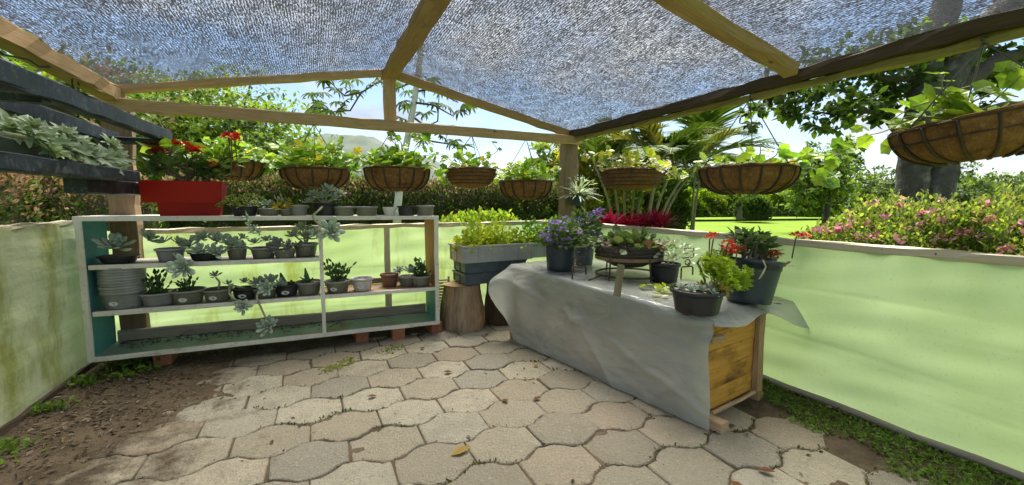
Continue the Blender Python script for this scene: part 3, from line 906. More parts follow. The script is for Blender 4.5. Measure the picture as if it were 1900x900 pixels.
# ================================================================== wooden chest used as a table, in its own frame
TO = A([2.335, 1.95, 0.0]); TR = R(10.0); TM = rotz(TR)
TL, TW = 2.22, .72
def top_z(ly): return .745 + .036 * np.asarray(ly, float)
def t2w(x, y, z): return TO + TM @ A([x, y, z])
def w2t(p): return TM.T @ (A(p) - TO)
GOLD = wood('golden_planks', (.46, .22, .035), (.60, .33, .07), (.32, .135, .02), stain=(.12, .06, .02), slo=.50, shi=.66)
box = thing('wooden_chest', 'golden plank chest used as a table under the plastic sheet', 'chest', TO, None, False, TR)
def bpart(name, mat, *bs):
    m = MB()
    for b in bs: m.beam(*b[0], **b[1])
    return m.build(name, mat, box, (0, 0, 0))
zs = [.06, .205, .345, .485, .615, .715]
for i in range(5):
    bpart('end_plank', GOLD, bm((.03, .03, (zs[i] + zs[i + 1]) / 2), (TW - .03, .03, (zs[i] + zs[i + 1]) / 2), .022, zs[i + 1] - zs[i] - .003, wob=.002, bev=.003))
for i in range(5):
    bpart('side_plank', GOLD, bm((.03, .05, (zs[i] + zs[i + 1]) / 2), (.03, TL, (zs[i] + zs[i + 1]) / 2 + .03), .022, zs[i + 1] - zs[i] - .003, wob=.002, bev=.003))
    bpart('side_plank', GOLD, bm((TW - .03, .05, (zs[i] + zs[i + 1]) / 2), (TW - .03, TL, (zs[i] + zs[i + 1]) / 2 + .03), .022, zs[i + 1] - zs[i] - .003, wob=.002, bev=.003))
for (x, y) in ((TW + .005, -.005), (TW + .005, TL), (.0, TL)):
    bpart('corner_post', WOOD_RAFTER, bm((x, y, .0), (x, y, .66 if y < 1 else .73), .075, .05, up=(0, 1, 0), wob=.003))
bpart('top_rail', WOOD_RAFTER, bm((.40, -.035, .69), (TW + .14, -.03, .685), .05, .035, wob=.003))
bpart('top_rail', WOOD_RAFTER, bm((.0, -.02, .59), (.16, -.02, .585), .05, .04, wob=.004))
bpart('skid', WOOD_PALE, bm((.02, -.14, .035), (.02, TL, .035), .09, .07, wob=.004))
bpart('skid', WOOD_RAFTER, bm((TW - .02, -.05, .03), (TW - .02, TL, .03), .08, .06, wob=.004))
bpart('base_strip', WOOD_PALE, bm((.07, -.02, .07), (TW - .07, -.02, .065), .03, .022, wob=.003))
m = MB(); m.add([(0, .02, .722), (TW, .02, .722), (TW, TL, .722 + .036 * TL), (0, TL, .722 + .036 * TL), (0, .02, .700), (TW, .02, .700), (TW, TL, .700 + .036 * TL), (0, TL, .700 + .036 * TL)],
                [(0, 1, 2, 3), (7, 6, 5, 4), (0, 4, 5, 1), (1, 5, 6, 2), (2, 6, 7, 3), (3, 7, 4, 0)])
m.build('lid', WOOD_GREY, box, (0, 0, 0))

def plastic():
    m, n, l, b = new_mat('cloudy_plastic')
    c = mixc(n, l, stepr(n, l, noise(n, l, 1.5, 6, .6, None, (1, .5, 1.4)), .38, .66), (.47, .51, .50), (.74, .75, .71))  # cloudy scuffs; the paler streaks also paint in a silvery gloss
    c = mixc(n, l, stepr(n, l, noise(n, l, 3, 8, .7), .64, .84), c, (.40, .37, .29))
    l(c, b.inputs['Base Color']); b.inputs['Roughness'].default_value = .14; b.inputs['Specular IOR Level'].default_value = 1.0
    t = n.new('ShaderNodeBsdfTranslucent'); l(c, t.inputs['Color'])
    tr = n.new('ShaderNodeBsdfTransparent'); tr.inputs['Color'].default_value = (.85, .86, .84, 1)
    m1 = n.new('ShaderNodeMixShader'); m1.inputs[0].default_value = .40; l(b.outputs[0], m1.inputs[1]); l(t.outputs[0], m1.inputs[2])
    m2 = n.new('ShaderNodeMixShader'); m2.inputs[0].default_value = .10; l(m1.outputs[0], m2.inputs[1]); l(tr.outputs[0], m2.inputs[2])
    l(m2.outputs[0], n['Material Output'].inputs[0])
    rg = []
    for sc_, st_ in ((2.2, (1, .7, 1.2)), (5.0, (1, .5, 1.3))):
        t2 = n.new('ShaderNodeTexNoise'); t2.inputs['Scale'].default_value = sc_; t2.inputs['Detail'].default_value = 3; t2.inputs['Distortion'].default_value = 1.2
        c2 = n.new('ShaderNodeTexCoord'); q2 = n.new('ShaderNodeMapping'); q2.inputs['Scale'].default_value = st_; l(c2.outputs['Object'], q2.inputs[0]); l(q2.outputs[0], t2.inputs['Vector'])
        s_ = n.new('ShaderNodeMath'); s_.operation = 'SUBTRACT'; l(t2.outputs[0], s_.inputs[0]); s_.inputs[1].default_value = .5
        a_ = n.new('ShaderNodeMath'); a_.operation = 'ABSOLUTE'; l(s_.outputs[0], a_.inputs[0]); rg.append(a_.outputs[0])
    ms = n.new('ShaderNodeMath'); ms.operation = 'MULTIPLY_ADD'; l(rg[1], ms.inputs[0]); ms.inputs[1].default_value = .4; l(rg[0], ms.inputs[2])
    bump(n, l, b, ms.outputs[0], .55, .08)
    return m
# the sheet: s runs from the far edge (-) over the front edge (0) down the drop (+), v along the table
ns, nv = 110, 130
s = np.concatenate([np.linspace(-1.04, -.03, 50), np.linspace(-.02, .03, 8), np.linspace(.04, .77, 52)])
v = np.r_[np.linspace(0, .06, 10), np.linspace(.07, 1, nv - 10)]
S, Vv = np.meshgrid(s, v)
dn = np.clip(S / .75, 0, 1)
ynear = np.where(S < 0, -.05 - .16 * np.clip(-S / .98, 0, 1) ** 1.4 - .03 * np.sin(np.clip(-S, 0, 1) * 7), -.05 + .015 * np.sin(dn * 5) - .015 * dn)
yfar = np.where(S < 0, TL + .06 + .0 * S, TL + .06 + np.where(dn < .33, .14 * dn / .33, .14 - .27 * (dn - .33) / .67))
Yl = ynear + (yfar - ynear) * Vv
top = top_z(Yl)
rr = .035
Xl = np.where(S < 0, -S, 0.0); Zl = np.where(S < 0, top, top - S * (top - .012) / .77)
# round the front edge
e = np.clip((S + rr) / (2 * rr), 0, 1)
Xl = np.where(np.abs(S) < rr, rr * (1 - np.sin(e * math.pi / 2)) - .0, np.where(S >= rr, 0.0, Xl))
Zl = np.where(np.abs(S) < rr, top - rr * (1 - np.cos(e * math.pi / 2)), Zl)
Xl = Xl - .012
q = np.stack([Yl * 1.0 + S * .55, S * 1.3 - Yl * .25, 0 * S], -1)
fr1 = (1 - np.abs(np.sin(1.9 * (Yl + .75 * S) + .5 + .35 * lump(q, 1.3, 2)))) ** 4; fr2 = (1 - np.abs(np.sin(3.1 * (Yl * .8 - .9 * S) + 1.1 + .5 * lump(q, 1.7, 5)))) ** 5; fr3 = (1 - np.abs(np.sin(5.2 * (S + .22 * Yl) + .6 * lump(q, 1.5, 8)))) ** 6
fold = .030 * lump(q, 1.5, 3) + .026 * fr1 + .022 * fr2 + .016 * fr3 + .007 * np.abs(lump(q * A([.6, 2, 1]), 6, 2)) + .003 * lump(q, 17, 2)
pull = np.exp(-((Yl - .05) ** 2 + (S) ** 2) / .12) * np.sin(np.arctan2(S + .02, Yl + .3) * 11) * .022
Xl = np.where(S > 0, Xl - np.abs(fold) * sstep(0, .2, S) - .03 * dn ** 2 - pull * sstep(0, .08, S), Xl)
# the flared far corner
fl_ = sstep(1.75, 2.3, Yl) * sstep(0, .2, S) * sstep(.78, .3, S)
Xl = Xl - .13 * fl_ * (1 + .4 * np.sin(Yl * 14))
# overhang at the near end: sags and curls
oh = np.clip(-.0 - Yl, 0, 1)
Zl = Zl + np.where(S < 0, -.9 * oh ** 1.2 * sstep(-.75, -.15, S) - .10 * oh + .006 * lump(q, 5, 6) + .002 * lump(q, 19, 4), 0)
flap = np.clip(1 - Vv / .05, 0, 1)
Zl = Zl - np.where(S < 0, flap * (.012 + .15 * sstep(-.56, -.95, S)), 0)
Xl = Xl + np.where(S < 0, flap * .05 * sstep(-.5, -.95, S), 0)
m = MB(); ii = (np.arange(nv - 1)[:, None] * len(s) + np.arange(len(s) - 1)[None]).ravel(); k = len(s)
m.add(np.stack([Xl, Yl, Zl], -1).reshape(-1, 3), np.stack([ii, ii + 1, ii + k + 1, ii + k], 1), 0, np.stack([S, Yl], -1).reshape(-1, 2), True)
sheet = m.build('plastic_sheet', plastic(), None, (0, 0, 0))
sheet.location = TO; sheet.rotation_euler = (0, 0, TR)
tag(sheet, 'cloudy grey plastic sheet draped over the wooden chest down to the pavers', 'plastic sheet')

def on_table(px, py):
    p = at_z(px, py, .78)
    for _ in range(6): p = at_z(px, py, float(top_z(w2t(p)[1])) + .003)
    return p

# ================================================================== plant kit
SUC = leafm('echeveria_leaf', [(.30, .39, .30), (.40, .48, .37), (.50, .56, .44), (.34, .43, .36)], .15, .5, .3)
SUC_PINK = leafm('pink_rosette_leaf', [(.20, .25, .22), (.33, .28, .25), (.26, .30, .27)], .08, .5)
SILVER = leafm('silver_leaf', [(.27, .35, .24), (.37, .45, .33), (.21, .29, .19), (.34, .43, .27)], .2, .55)
CACT = leafm('cactus_green', [(.07, .14, .04), (.10, .19, .055), (.05, .105, .035)], .05, .45)
JELLY = leafm('sedum_leaf', [(.16, .25, .035), (.25, .32, .045), (.33, .33, .05), (.10, .19, .04)], .15, .35)
IVY = leafm('basket_leaf', [(.10, .22, .025), (.16, .30, .035), (.22, .36, .05), (.30, .40, .06), (.08, .17, .025)], .42)
YELLOWL = leafm('yellowed_leaf', [(.50, .40, .04), (.55, .46, .07)], .4)
DARKG = leafm('dark_oval_leaf', [(.07, .13, .045), (.11, .18, .06), (.05, .10, .04), (.15, .21, .08)], .3)
LIME = leafm('lime_leaf', [(.36, .47, .035), (.46, .55, .05), (.54, .56, .06), (.24, .40, .03)], .45)
GREENL = leafm('seedling_leaf', [(.15, .32, .03), (.22, .42, .04), (.28, .46, .045)], .45)
STEM = surf('plant_stem', (.22, .25, .10), (.30, .30, .15), .7, 20, bmp=.1)
STEMP = surf('pale_stem', (.42, .42, .27), (.32, .32, .20), .7, 20, bmp=.1)
TWIG = surf('woody_stem', (.19, .145, .095), (.11, .085, .06), .85, 25, bmp=.3)
RED = leafm('red_petal', [(.50, .02, .012), (.62, .045, .02), (.38, .012, .01)], .25, .5, tcol=(1.2, .8, .8))
ORANGE = leafm('orange_red_petal', [(.60, .07, .018), (.55, .03, .012), (.66, .13, .03)], .25, .5, tcol=(1.2, .9, .8))
VIOLET = leafm('violet_petal', [(.25, .16, .50), (.34, .24, .60), (.42, .33, .66), (.20, .11, .40)], .3, .5, tcol=(1.1, 1.0, 1.2))
SOIL = surf('potting_soil', (.045, .032, .022), (.09, .065, .045), .95, 40, bmp=.8, dist=.01)
SMOKE = surf('smoky_grey_pot', (.20, .20, .15), (.13, .13, .095), .35, 6, bmp=.05, dirt=(.19, .19, .13), dscale=14)
SMOKE2 = surf('dusty_grey_pot', (.27, .275, .275), (.20, .205, .205), .35, 6, bmp=.05, dirt=(.33, .32, .29), dscale=14)
BLACKP = surf('black_pot', (.016, .018, .022), (.028, .030, .034), .4, 6, bmp=.05, dirt=(.07, .068, .06), dscale=9, dlo=.6)
BLUEP = surf('blue_black_pot', (.022, .034, .050), (.034, .048, .066), .35, 6, bmp=.04, dirt=(.09, .095, .095), dscale=7, dlo=.6)
GREYB = surf('blue_grey_pot', (.12, .165, .185), (.095, .13, .15), .45, 6, bmp=.05)
TERRA = surf('brown_pot', (.20, .085, .05), (.14, .06, .04), .5, 8, bmp=.06)
WHITEP = surf('milky_pot', (.58, .57, .54), (.50, .49, .45), .4, 6, bmp=.04, dirt=(.42, .38, .32), dscale=14)
CERAM = surf('glazed_cup', (.74, .73, .68), (.68, .66, .6), .25, 6, bmp=0, dirt=(.6, .58, .5), dscale=10, dlo=.66)
STICK = surf('paper_sticker', (.72, .72, .70), (.66, .66, .63), .6, 9, bmp=0)

RIMS = {'smoky_grey_pot': SMOKE2, 'dusty_grey_pot': surf('pale_grey_rim', (.33, .335, .33), (.25, .255, .25), .35, 6, bmp=.03)}
def new_pot(name, label, cat, base, rt, rb, h, mat, group=None, rim=True, soil=True, sticker=None, lean=None, seg=28, ridges=0):
    """a pot with wall, rolled rim and soil; base = world point at the centre of its underside"""
    t = thing(name, label, cat, base, group)
    base = A(base, float)
    M3 = frame(lean) if lean is not None else np.eye(3)
    th = max(.004, rt * .045)
    rh = min(.03, h * .16)
    pr = [(0, 0), (rb * .96, 0), (rb, .004)]
    r_at = lambda z: rb + (rt - th * (1.4 if rim else .0) - rb) * z / h
    for i in range(1, 7):
        z = (h - rh) * i / 7; pr.append((r_at(z) + (.004 if ridges and i % 2 else 0), z))
    if rim: pr += [(r_at(h - rh), h - rh), (r_at(h - rh), h - .004), (rt - th * 1.2, h - .003)]
    else: pr += [(rt, h - .002), (rt - th * .5, h)]
    pr += [(rt - th * 1.3, h - .002), (rt - th * 2.0, h - h * .22), (0, h - h * .24)]
    m = MB(); m.lathe(pr, (0, 0, 0), seg)
    m.v[0] = m.v[0] @ M3.T + base
    m.build('pot', mat, t)
    if rim:
        m = MB(); m.lathe([(r_at(h - rh) - .002, h - rh * 1.05), (rt * .995, h - rh), (rt + .002, h - rh * .5), (rt, h - .003), (rt - th * .4, h), (rt - th * 1.5, h - .002)], (0, 0, 0), seg)
        m.v[0] = m.v[0] @ M3.T + base; m.build('rim', RIMS.get(mat.name, mat), t)
    if soil:
        m = MB(); rs = rt - th * 1.7
        m.lathe([(rs, h - h * .13), (rs * .6, h - h * .09), (0, h - h * .08)], (0, 0, 0), 20, wob=.01)
        m.v[0] = m.v[0] @ M3.T + base; m.build('soil', SOIL, t)
    if sticker:
        m = MB(); a = sticker
        d = A([math.cos(a), math.sin(a), 0]); up = A([0, 0, 1.0]); x = np.cross(up, d)
        zc = h * .36; r0 = r_at(zc) + .0035
        q = []
        for i in range(16):
            b = i / 16 * 2 * math.pi
            xx, zz2 = math.cos(b) * .036, math.sin(b) * .020
            an = a + xx / r0
            q.append(base + M3 @ A([math.cos(an) * (r0 + (rt - rb) * zz2 / h), math.sin(an) * (r0 + (rt - rb) * zz2 / h), zc + zz2]))
        m.add(A(q), [tuple(range(16))]); m.build('sticker', STICK, t)
    t['_top'] = [float(x) for x in base + M3 @ A([0, 0, h * .9])]
    return t

def rosette(m, c, ax, R_, n=20, mat=0, T=SPOON, open_=78):
    R_ = R_ * rng.uniform(.80, .98)
    ax = norm(A(ax, float)); Fm = frame(ax); ph = rng.random() * 6
    i = np.arange(n); t = i / max(1, n - 1)
    a = ph + i * 2.39996
    el = R(90 - open_) + (R(78) - R(90 - open_)) * t ** 1.25 + rng.normal(size=n) * .07
    ln = R_ * (1 - .62 * t) * (1 + rng.normal(size=n) * .06)
    hor = np.cos(a)[:, None] * Fm[:, 0] + np.sin(a)[:, None] * Fm[:, 1]
    d = hor * np.cos(el)[:, None] + ax * np.sin(el)[:, None]
    nr = ax * np.cos(el)[:, None] - hor * np.sin(el)[:, None]
    m.scatter(T, A(c) + d * R_ * .03, d, nr, ln, mat, 1.0 + .25 * t, True)

def curve_pts(p0, p1, bow=(0, 0, 0), n=8, jit=0.0):
    t = np.linspace(0, 1, n)[:, None]
    return A(p0) * (1 - t) + A(p1) * t + A(bow) * (4 * t * (1 - t)) + (rng.normal(size=(n, 3)) * jit if jit else 0)

def cactus(m, c, H, n=12, spread=.5, mat=0):
    """jointed holiday cactus: chains of flat toothed pads"""
    T = oval(.24, .03, .02)
    for i in range(n):
        a = rng.random() * 6.28; el = R(rng.uniform(48, 88)); d = A([math.cos(a) * math.cos(el), math.sin(a) * math.cos(el), math.sin(el)])
        p = A(c) + A([math.cos(a), math.sin(a), 0]) * rng.random() * H * .3 * spread
        for j in range(rng.integers(2, 5)):
            L_ = H * rng.uniform(.26, .36)
            f = norm(np.cross(d, rdir(1)[0]))
            m.scatter(T, p, d, f, L_, mat); m.scatter(T, p, d, np.cross(d, f), L_ * .96, mat, .5)
            p = p + d * L_ * .9
            d = norm(d + rdir(1)[0] * .38 + A([math.cos(a), math.sin(a), -.1]) * .14)

def bushy(m, c, rad, hgt, n, size, T=OVAL, mat=0, stem=None, up=.5, flat=.6, w=None):
    """leaves spread through a dome over point c"""
    d = rdir(n); d[:, 2] = np.abs(d[:, 2])
    r = rng.random(n) ** .4
    p = A(c) + d * r[:, None] * A([rad, rad, hgt]) * (1 + .25 * lump(d, 2.5, rng.random() * 9))[:, None]
    o = norm(d * A([1, 1, .6]) + rdir(n) * .55 + A([0, 0, up - .4]))
    nr = norm(A([0, 0, 1.0]) * flat + rdir(n) * .5)
    m.scatter(T, p, o, nr, size * rng.uniform(.6, 1.25, n), mat, w)
    if stem is not None:
        for i in range(min(18, n // 12 + 3)):
            q = p[rng.integers(n)]
            m.tube(curve_pts(c, q, (0, 0, .15 * hgt), 5), np.linspace(size * .05, size * .02, 5), 5, stem, False)

def flower_heads(m, pts, r, n=26, mat=0, T=ROUND, size=.5):
    for q in pts:
        d = rdir(n); d[:, 2] = np.abs(d[:, 2]) * .8
        m.scatter(T, A(q) + d * r * .55 * A([1, 1, .6]), norm(d + rdir(n) * .5), norm(d * .4 + A([0, 0, 1.0]) + rdir(n) * .4), r * size * rng.uniform(.7, 1.2, n), mat)

def base_on(px, py, zf, w, front=True):
    """centre of a pot whose underside shows its front edge at this pixel on a surface of height zf(x)"""
    p = at_y(px, py, 4.8)
    for _ in range(5): p = at_z(px, py, zf(p[0]))
    r = px2m(w, p) / 2
    v = A([p[0], p[1], 0]); v = v / np.linalg.norm(v)
    return A([p[0], p[1], zf(p[0])]) + v * r * .9 + A([0, 0, .001]), r

def heads_of(t, pts, r, n, mat, size=.5):
    for q in pts:
        m = MB(); flower_heads(m, [q], r, n, 0, ROUND, size); m.build('flower', mat, t)

# ================================================================== pots on the shelf unit
def shelf_pot(px, py, w, h_px, zf, mat, name, label, y=None, group='small pots on the shelf unit', rim=True, taper=.74, sticker=None, soil=True, cat='potted plant'):
    Y = y if y else 4.80
    p = at_y(px, py, Y); r = px2m(w, p) / 2
    base = A([p[0], Y, zf(p[0]) + .002])
    return new_pot(name, label, cat, base, r, r * taper, px2m(h_px, p), mat, group, rim, soil, sticker)

GP = 'small potted plants on the shelf unit'
def foliage(t, m, mats, name='foliage'):
    return m.build(name, mats, t)
def trail(m, pts, mi=1, rad=.0105):
    """a bare succulent stem through these points"""
    P_ = A(pts); n = len(P_)
    tt = np.linspace(0, n - 1, n * 4)
    q = np.stack([np.interp(tt, np.arange(n), P_[:, k]) for k in range(3)], 1)
    for _ in range(2): q[1:-1] = (q[:-2] + q[1:-1] * 2 + q[2:]) / 4
    m.tube(q, np.linspace(rad, rad * .8, len(q)), 6, mi)
FRONT = A([-.25, -1.0, .35])

# --- lower left shelf
p = at_y(232, 570, 4.80); r = px2m(66, p) / 2
bz = ZM(p[0]) + .002
for i in range(10):
    q = A([p[0] + rng.normal() * .003, 4.80 + rng.normal() * .003, bz + i * .0235])
    new_pot('nursery_pot', ['grey pot at the very bottom of the tall nested stack beside the teal panel', 'smoky grey pot nested in the tall stack beside the teal panel'][min(i, 1)] if i < 9 else 'topmost empty grey pot of the tall nested stack beside the teal panel',
            'pot', q, r * (1 + .004 * i), r * .80, .155, SMOKE2, 'nested grey pots beside the teal panel', soil=False, sticker=(R(-105) if i == 0 else None))
t = shelf_pot(296, 569, 58, 24, ZM, SMOKE2, 'potted_cactus', 'grey pot of bristling dark holiday cactus next to the nested pot stack', group=GP)
m = MB(); cactus(m, t['_top'], .20, 26, .9); foliage(t, m, [CACT], 'pads')
t = shelf_pot(351, 568, 57, 25, ZM, SMOKE, 'potted_cactus', 'grey pot with white sticker and short broad holiday cactus, second from nested stack', sticker=R(-100), group=GP)
m = MB(); cactus(m, t['_top'], .16, 22, .9); foliage(t, m, [CACT], 'pads')
t = shelf_pot(406, 563, 50, 22, ZM, SMOKE, 'potted_succulent', 'grey stickered pot with a thin upright grey rosette between cactus and trailing stems', sticker=R(-105), group=GP)
m = MB(); c = A(t['_top']); trail(m, [c, c + A([.02, 0, .07]), c + A([-.01, -.01, .12])]); rosette(m, c + A([-.01, -.01, .13]), (0, -.4, 1), .075, 16); rosette(m, c + A([.08, .02, .04]), (.3, -.4, 1), .06, 14); foliage(t, m, [SUC, STEMP])
t = shelf_pot(456, 558, 44, 20, ZM, BLACKP, 'potted_succulent', 'black stickered pot with stems trailing down past the shelf edge', sticker=R(-100), group=GP)
m = MB(); c = A(t['_top'])
e = at_y(452, 570, 4.56); trail(m, [c, c + A([-.12, -.05, .06]), at_y(425, 548, 4.60), e + A([0, .03, .01])]); rosette(m, e, FRONT, .115, 22)
rosette(m, c + A([0, 0, .06]), (0, -.3, 1), .07, 16); foliage(t, m, [SUC, STEMP])
t = shelf_pot(492, 553, 46, 18, ZM, SMOKE, 'potted_succulent', 'pot hidden under grey rosettes with one rosette hanging low to the bottom board', group=GP)
m = MB(); c = A(t['_top'])
for dx, dz, rr_ in ((-.06, .06, .09), (.05, .07, .10), (.0, .03, .11), (.13, .02, .09)): rosette(m, c + A([dx, -.04, dz]), (dx * 3, -.7, .8), rr_, 20)
e = at_y(495, 536, 4.60); rosette(m, e, FRONT, .13, 22)
e = at_y(498, 606, 4.60); trail(m, [c, at_y(474, 548, 4.62), at_y(486, 575, 4.60), e + A([0, .03, .02])]); rosette(m, e, FRONT + A([0, 0, .3]), .145, 24); foliage(t, m, [SUC, STEMP])
t = shelf_pot(533, 555, 44, 22, ZM, BLACKP, 'potted_cactus', 'dark stickered pot with one stubby finger cactus left of the divider', sticker=R(-95), group=GP)
m = MB(); c = A(t['_top']); m.tube([c, c + A([-.04, .02, .06]), c + A([-.05, .02, .12])], [.02, .024, .008], 9, 0, wob=.05); m.tube([c + A([.03, 0, 0]), c + A([.05, 0, .045])], [.016, .01], 8, 0); foliage(t, m, [CACT], 'stem')
t = shelf_pot(574, 545, 46, 24, ZM, SMOKE, 'potted_cactus', 'grey pot with a tapered finger cactus beside the divider', group=GP)
m = MB(); c = A(t['_top']); m.tube([c, c + A([-.02, .0, .07]), c + A([-.03, .0, .15])], [.02, .022, .005], 9, 0, wob=.05)
for i in range(7): d = rdir(1)[0]; m.tube([c, c + A([d[0] * .11, d[1] * .06, .05 + .02 * abs(d[2])])], [.013, .005], 6, 0)
foliage(t, m, [CACT], 'stem')
# --- lower right shelf
t = shelf_pot(627, 543, 46, 22, ZM, SMOKE, 'potted_succulent', 'grey stickered pot with tall dark jagged succulent right of the divider', sticker=R(-115), group=GP)
m = MB(); cactus(m, t['_top'], .235, 30, .8); foliage(t, m, [CACT], 'pads')
t = shelf_pot(673, 541, 40, 23, ZM, WHITEP, 'plant_pot', 'milky white empty pot on the reddish shelf board', sticker=R(-110), soil=False, cat='pot')
t = shelf_pot(723, 529, 34, 23, ZM, TERRA, 'plant_pot', 'brown pot with bare soil on the reddish shelf board', y=4.92, cat='pot')
t = shelf_pot(757, 530, 36, 18, ZM, SMOKE, 'potted_succulent', 'grey pot with pale open rosettes between brown pot and jade plant', y=4.88, group=GP)
m = MB(); c = A(t['_top']); rosette(m, c + A([-.09, 0, .06]), (-.4, -.4, 1), .10, 20); rosette(m, c + A([.03, -.02, .05]), (.2, -.5, 1), .12, 22); foliage(t, m, [SUC])
t = shelf_pot(781, 533, 40, 20, ZM, SMOKE, 'potted_succulent', 'grey pot of fleshy dark green upright stems at the right end of the shelf', group=GP)
m = MB(); c = A(t['_top']); cactus(m, c, .20, 26, .7); bushy(m, c, .09, .17, 50, .06, OVAL, 0, None, .9); foliage(t, m, [CACT], 'pads')
# --- upper left shelf
U = ZU
t = shelf_pot(222, 491, 62, 14, U, BLACKP, 'potted_succulent', 'low dark pot with one big pale rosette against the teal panel', group=GP)
m = MB(); c = A(t['_top']); rosette(m, c + A([0, -.03, .07]), (.1, -.5, 1), .185, 30); rosette(m, c + A([.2, .05, .13]), (.5, -.3, 1), .14, 22); foliage(t, m, [SUC])
t = shelf_pot(318, 486, 48, 24, U, SMOKE2, 'potted_succulent', 'pale grey pot with flat dark leaves and one rosette hanging over the shelf edge', group=GP)
m = MB(); c = A(t['_top']); rosette(m, c + A([-.05, 0, .06]), (-.3, -.2, 1), .10, 16); rosette(m, c + A([.06, 0, .05]), (.6, -.2, 1), .10, 16)
e = at_y(342, 497, 4.60); trail(m, [c, at_y(328, 478, 4.63), e + A([0, .04, .01])]); rosette(m, e, FRONT, .155, 24); foliage(t, m, [SUC, STEMP])
t = shelf_pot(383, 483, 56, 16, U, BLACKP, 'potted_succulent', 'dark pot overflowing with the widest heap of grey rosettes', group=GP)
m = MB(); c = A(t['_top'])
for dx, dy, dz, rr_ in ((-.12, -.02, .06, .11), (-.02, 0, .12, .11), (.10, -.03, .10, .12), (.2, -.05, .05, .13), (-.02, -.12, .01, .13), (.1, -.12, -.01, .13), (.28, -.06, .03, .11)): rosette(m, c + A([dx, dy, dz]), (dx * 2, -.6, .9), rr_, 20)
foliage(t, m, [SUC])
t = shelf_pot(441, 482, 36, 22, U, SMOKE, 'potted_succulent', 'narrow mossy grey pot with a small dark rosette tuft', group=GP)
m = MB(); c = A(t['_top']); rosette(m, c + A([0, 0, .06]), (0, -.3, 1), .09, 16); rosette(m, c + A([.05, 0, .09]), (.3, -.3, 1), .07, 14); foliage(t, m, [SUC])
t = shelf_pot(490, 482, 46, 20, U, SMOKE, 'potted_succulent', 'grey pot with short blue grey rosettes before the pinkish pot', group=GP)
m = MB(); c = A(t['_top'])
for dx, dz in ((-.07, .05), (.03, .07), (.10, .05)): rosette(m, c + A([dx, -.01, dz]), (dx * 3, -.4, 1), .085, 16)
foliage(t, m, [SUC])
t = shelf_pot(529, 481, 40, 16, U, SMOKE, 'potted_succulent', 'pot covered by pink tipped rosettes spilling over the shelf edge', y=4.75, group=GP)
m = MB(); c = A(t['_top'])
for i in range(13): d = rdir(1)[0]; rosette(m, c + A([d[0] * .14, -abs(d[1]) * .08, abs(d[2]) * .09]), (d[0], -.7, .8), .075, 15)
foliage(t, m, [SUC_PINK])
t = shelf_pot(568, 481, 44, 24, U, SMOKE, 'potted_succulent', 'grey pot with a tall branching grey rosette plant beside the divider', y=4.84, group=GP)
m = MB(); c = A(t['_top'])
for dx, dz, rr_ in ((-.02, .16, .12), (.06, .12, .11), (-.09, .09, .10), (.02, .06, .12)):
    trail(m, [c, c + A([dx, -.02, dz])]); rosette(m, c + A([dx, -.03, dz]), (dx * 3, -.5, 1), rr_, 20)
foliage(t, m, [SUC, STEMP])
# --- on top of the shelf unit
GT = 'pots along the top of the shelf unit'
T_ = ZT
t = shelf_pot(455, 400, 48, 18, T_, BLACKP, 'potted_sedum', 'pot of yellow green jelly bean sedum spilling over the top board', group=GT)
m = MB(); c = A(t['_top'])
for i in range(46):
    d = rdir(1)[0]; q = c + A([d[0] * .22, -abs(d[1]) * .14, abs(d[2]) * .12 - .01]); rosette(m, q, (d[0], d[1], 1), .042, 9)
for px in ((459, 405), (463, 415), (472, 424), (480, 430), (470, 428)):
    q = at_y(px[0], px[1], 4.56); rosette(m, q, FRONT, .055, 12, 1)
trail(m, [c, at_y(457, 398, 4.6), at_y(462, 415, 4.57), at_y(472, 428, 4.57)], 2, .006)
foliage(t, m, [JELLY, SUC, STEM])
t = shelf_pot(500, 400, 40, 14, T_, SMOKE, 'potted_succulent', 'low pot of blue grey rosettes right of the sedum', group=GT)
m = MB(); c = A(t['_top'])
for i in range(9): d = rdir(1)[0]; rosette(m, c + A([d[0] * .15, d[1] * .08, abs(d[2]) * .07 + .02]), (d[0], d[1], 1), .075, 14)
foliage(t, m, [SUC])
t = shelf_pot(532, 400, 26, 13, T_, SMOKE, 'potted_succulent', 'small pot with bright yellow leaves on the top board', group=GT)
m = MB(); c = A(t['_top']); bushy(m, c, .10, .08, 60, .06, OVAL, 0); rosette(m, c + A([.0, -.02, .09]), (0, -.4, 1), .06, 12, 1); foliage(t, m, [YELLOWL, JELLY])
t = shelf_pot(555, 400, 32, 20, T_, SMOKE2, 'plant_pot', 'pale grey pot between the yellow leaves and the black pot', cat='pot', group=GT)
t = shelf_pot(603, 400, 42, 24, T_, BLACKP, 'potted_succulent', 'black pot with a tall pale rosette and a stem hanging over the divider', group=GT)
m = MB(); c = A(t['_top'])
for dx, dz, rr_ in ((-.10, .09, .10), (.04, .13, .12), (.14, .10, .10), (-.02, .06, .12), (.10, .05, .10), (-.13, .02, .09)): trail(m, [c, c + A([dx, 0, dz])]); rosette(m, c + A([dx, -.02, dz]), (dx * 3, -.4, 1), rr_, 20)
e = at_y(614, 430, 4.55); e2 = at_y(588, 433, 4.56); trail(m, [c, at_y(594, 388, 4.60), at_y(578, 402, 4.60), at_y(590, 415, 4.58), e + A([0, .03, .01])], 1, .011)
rosette(m, e, FRONT + A([.3, 0, 0]), .15, 24); rosette(m, e2, FRONT + A([-.5, 0, 0]), .10, 14); foliage(t, m, [SUC, STEMP])
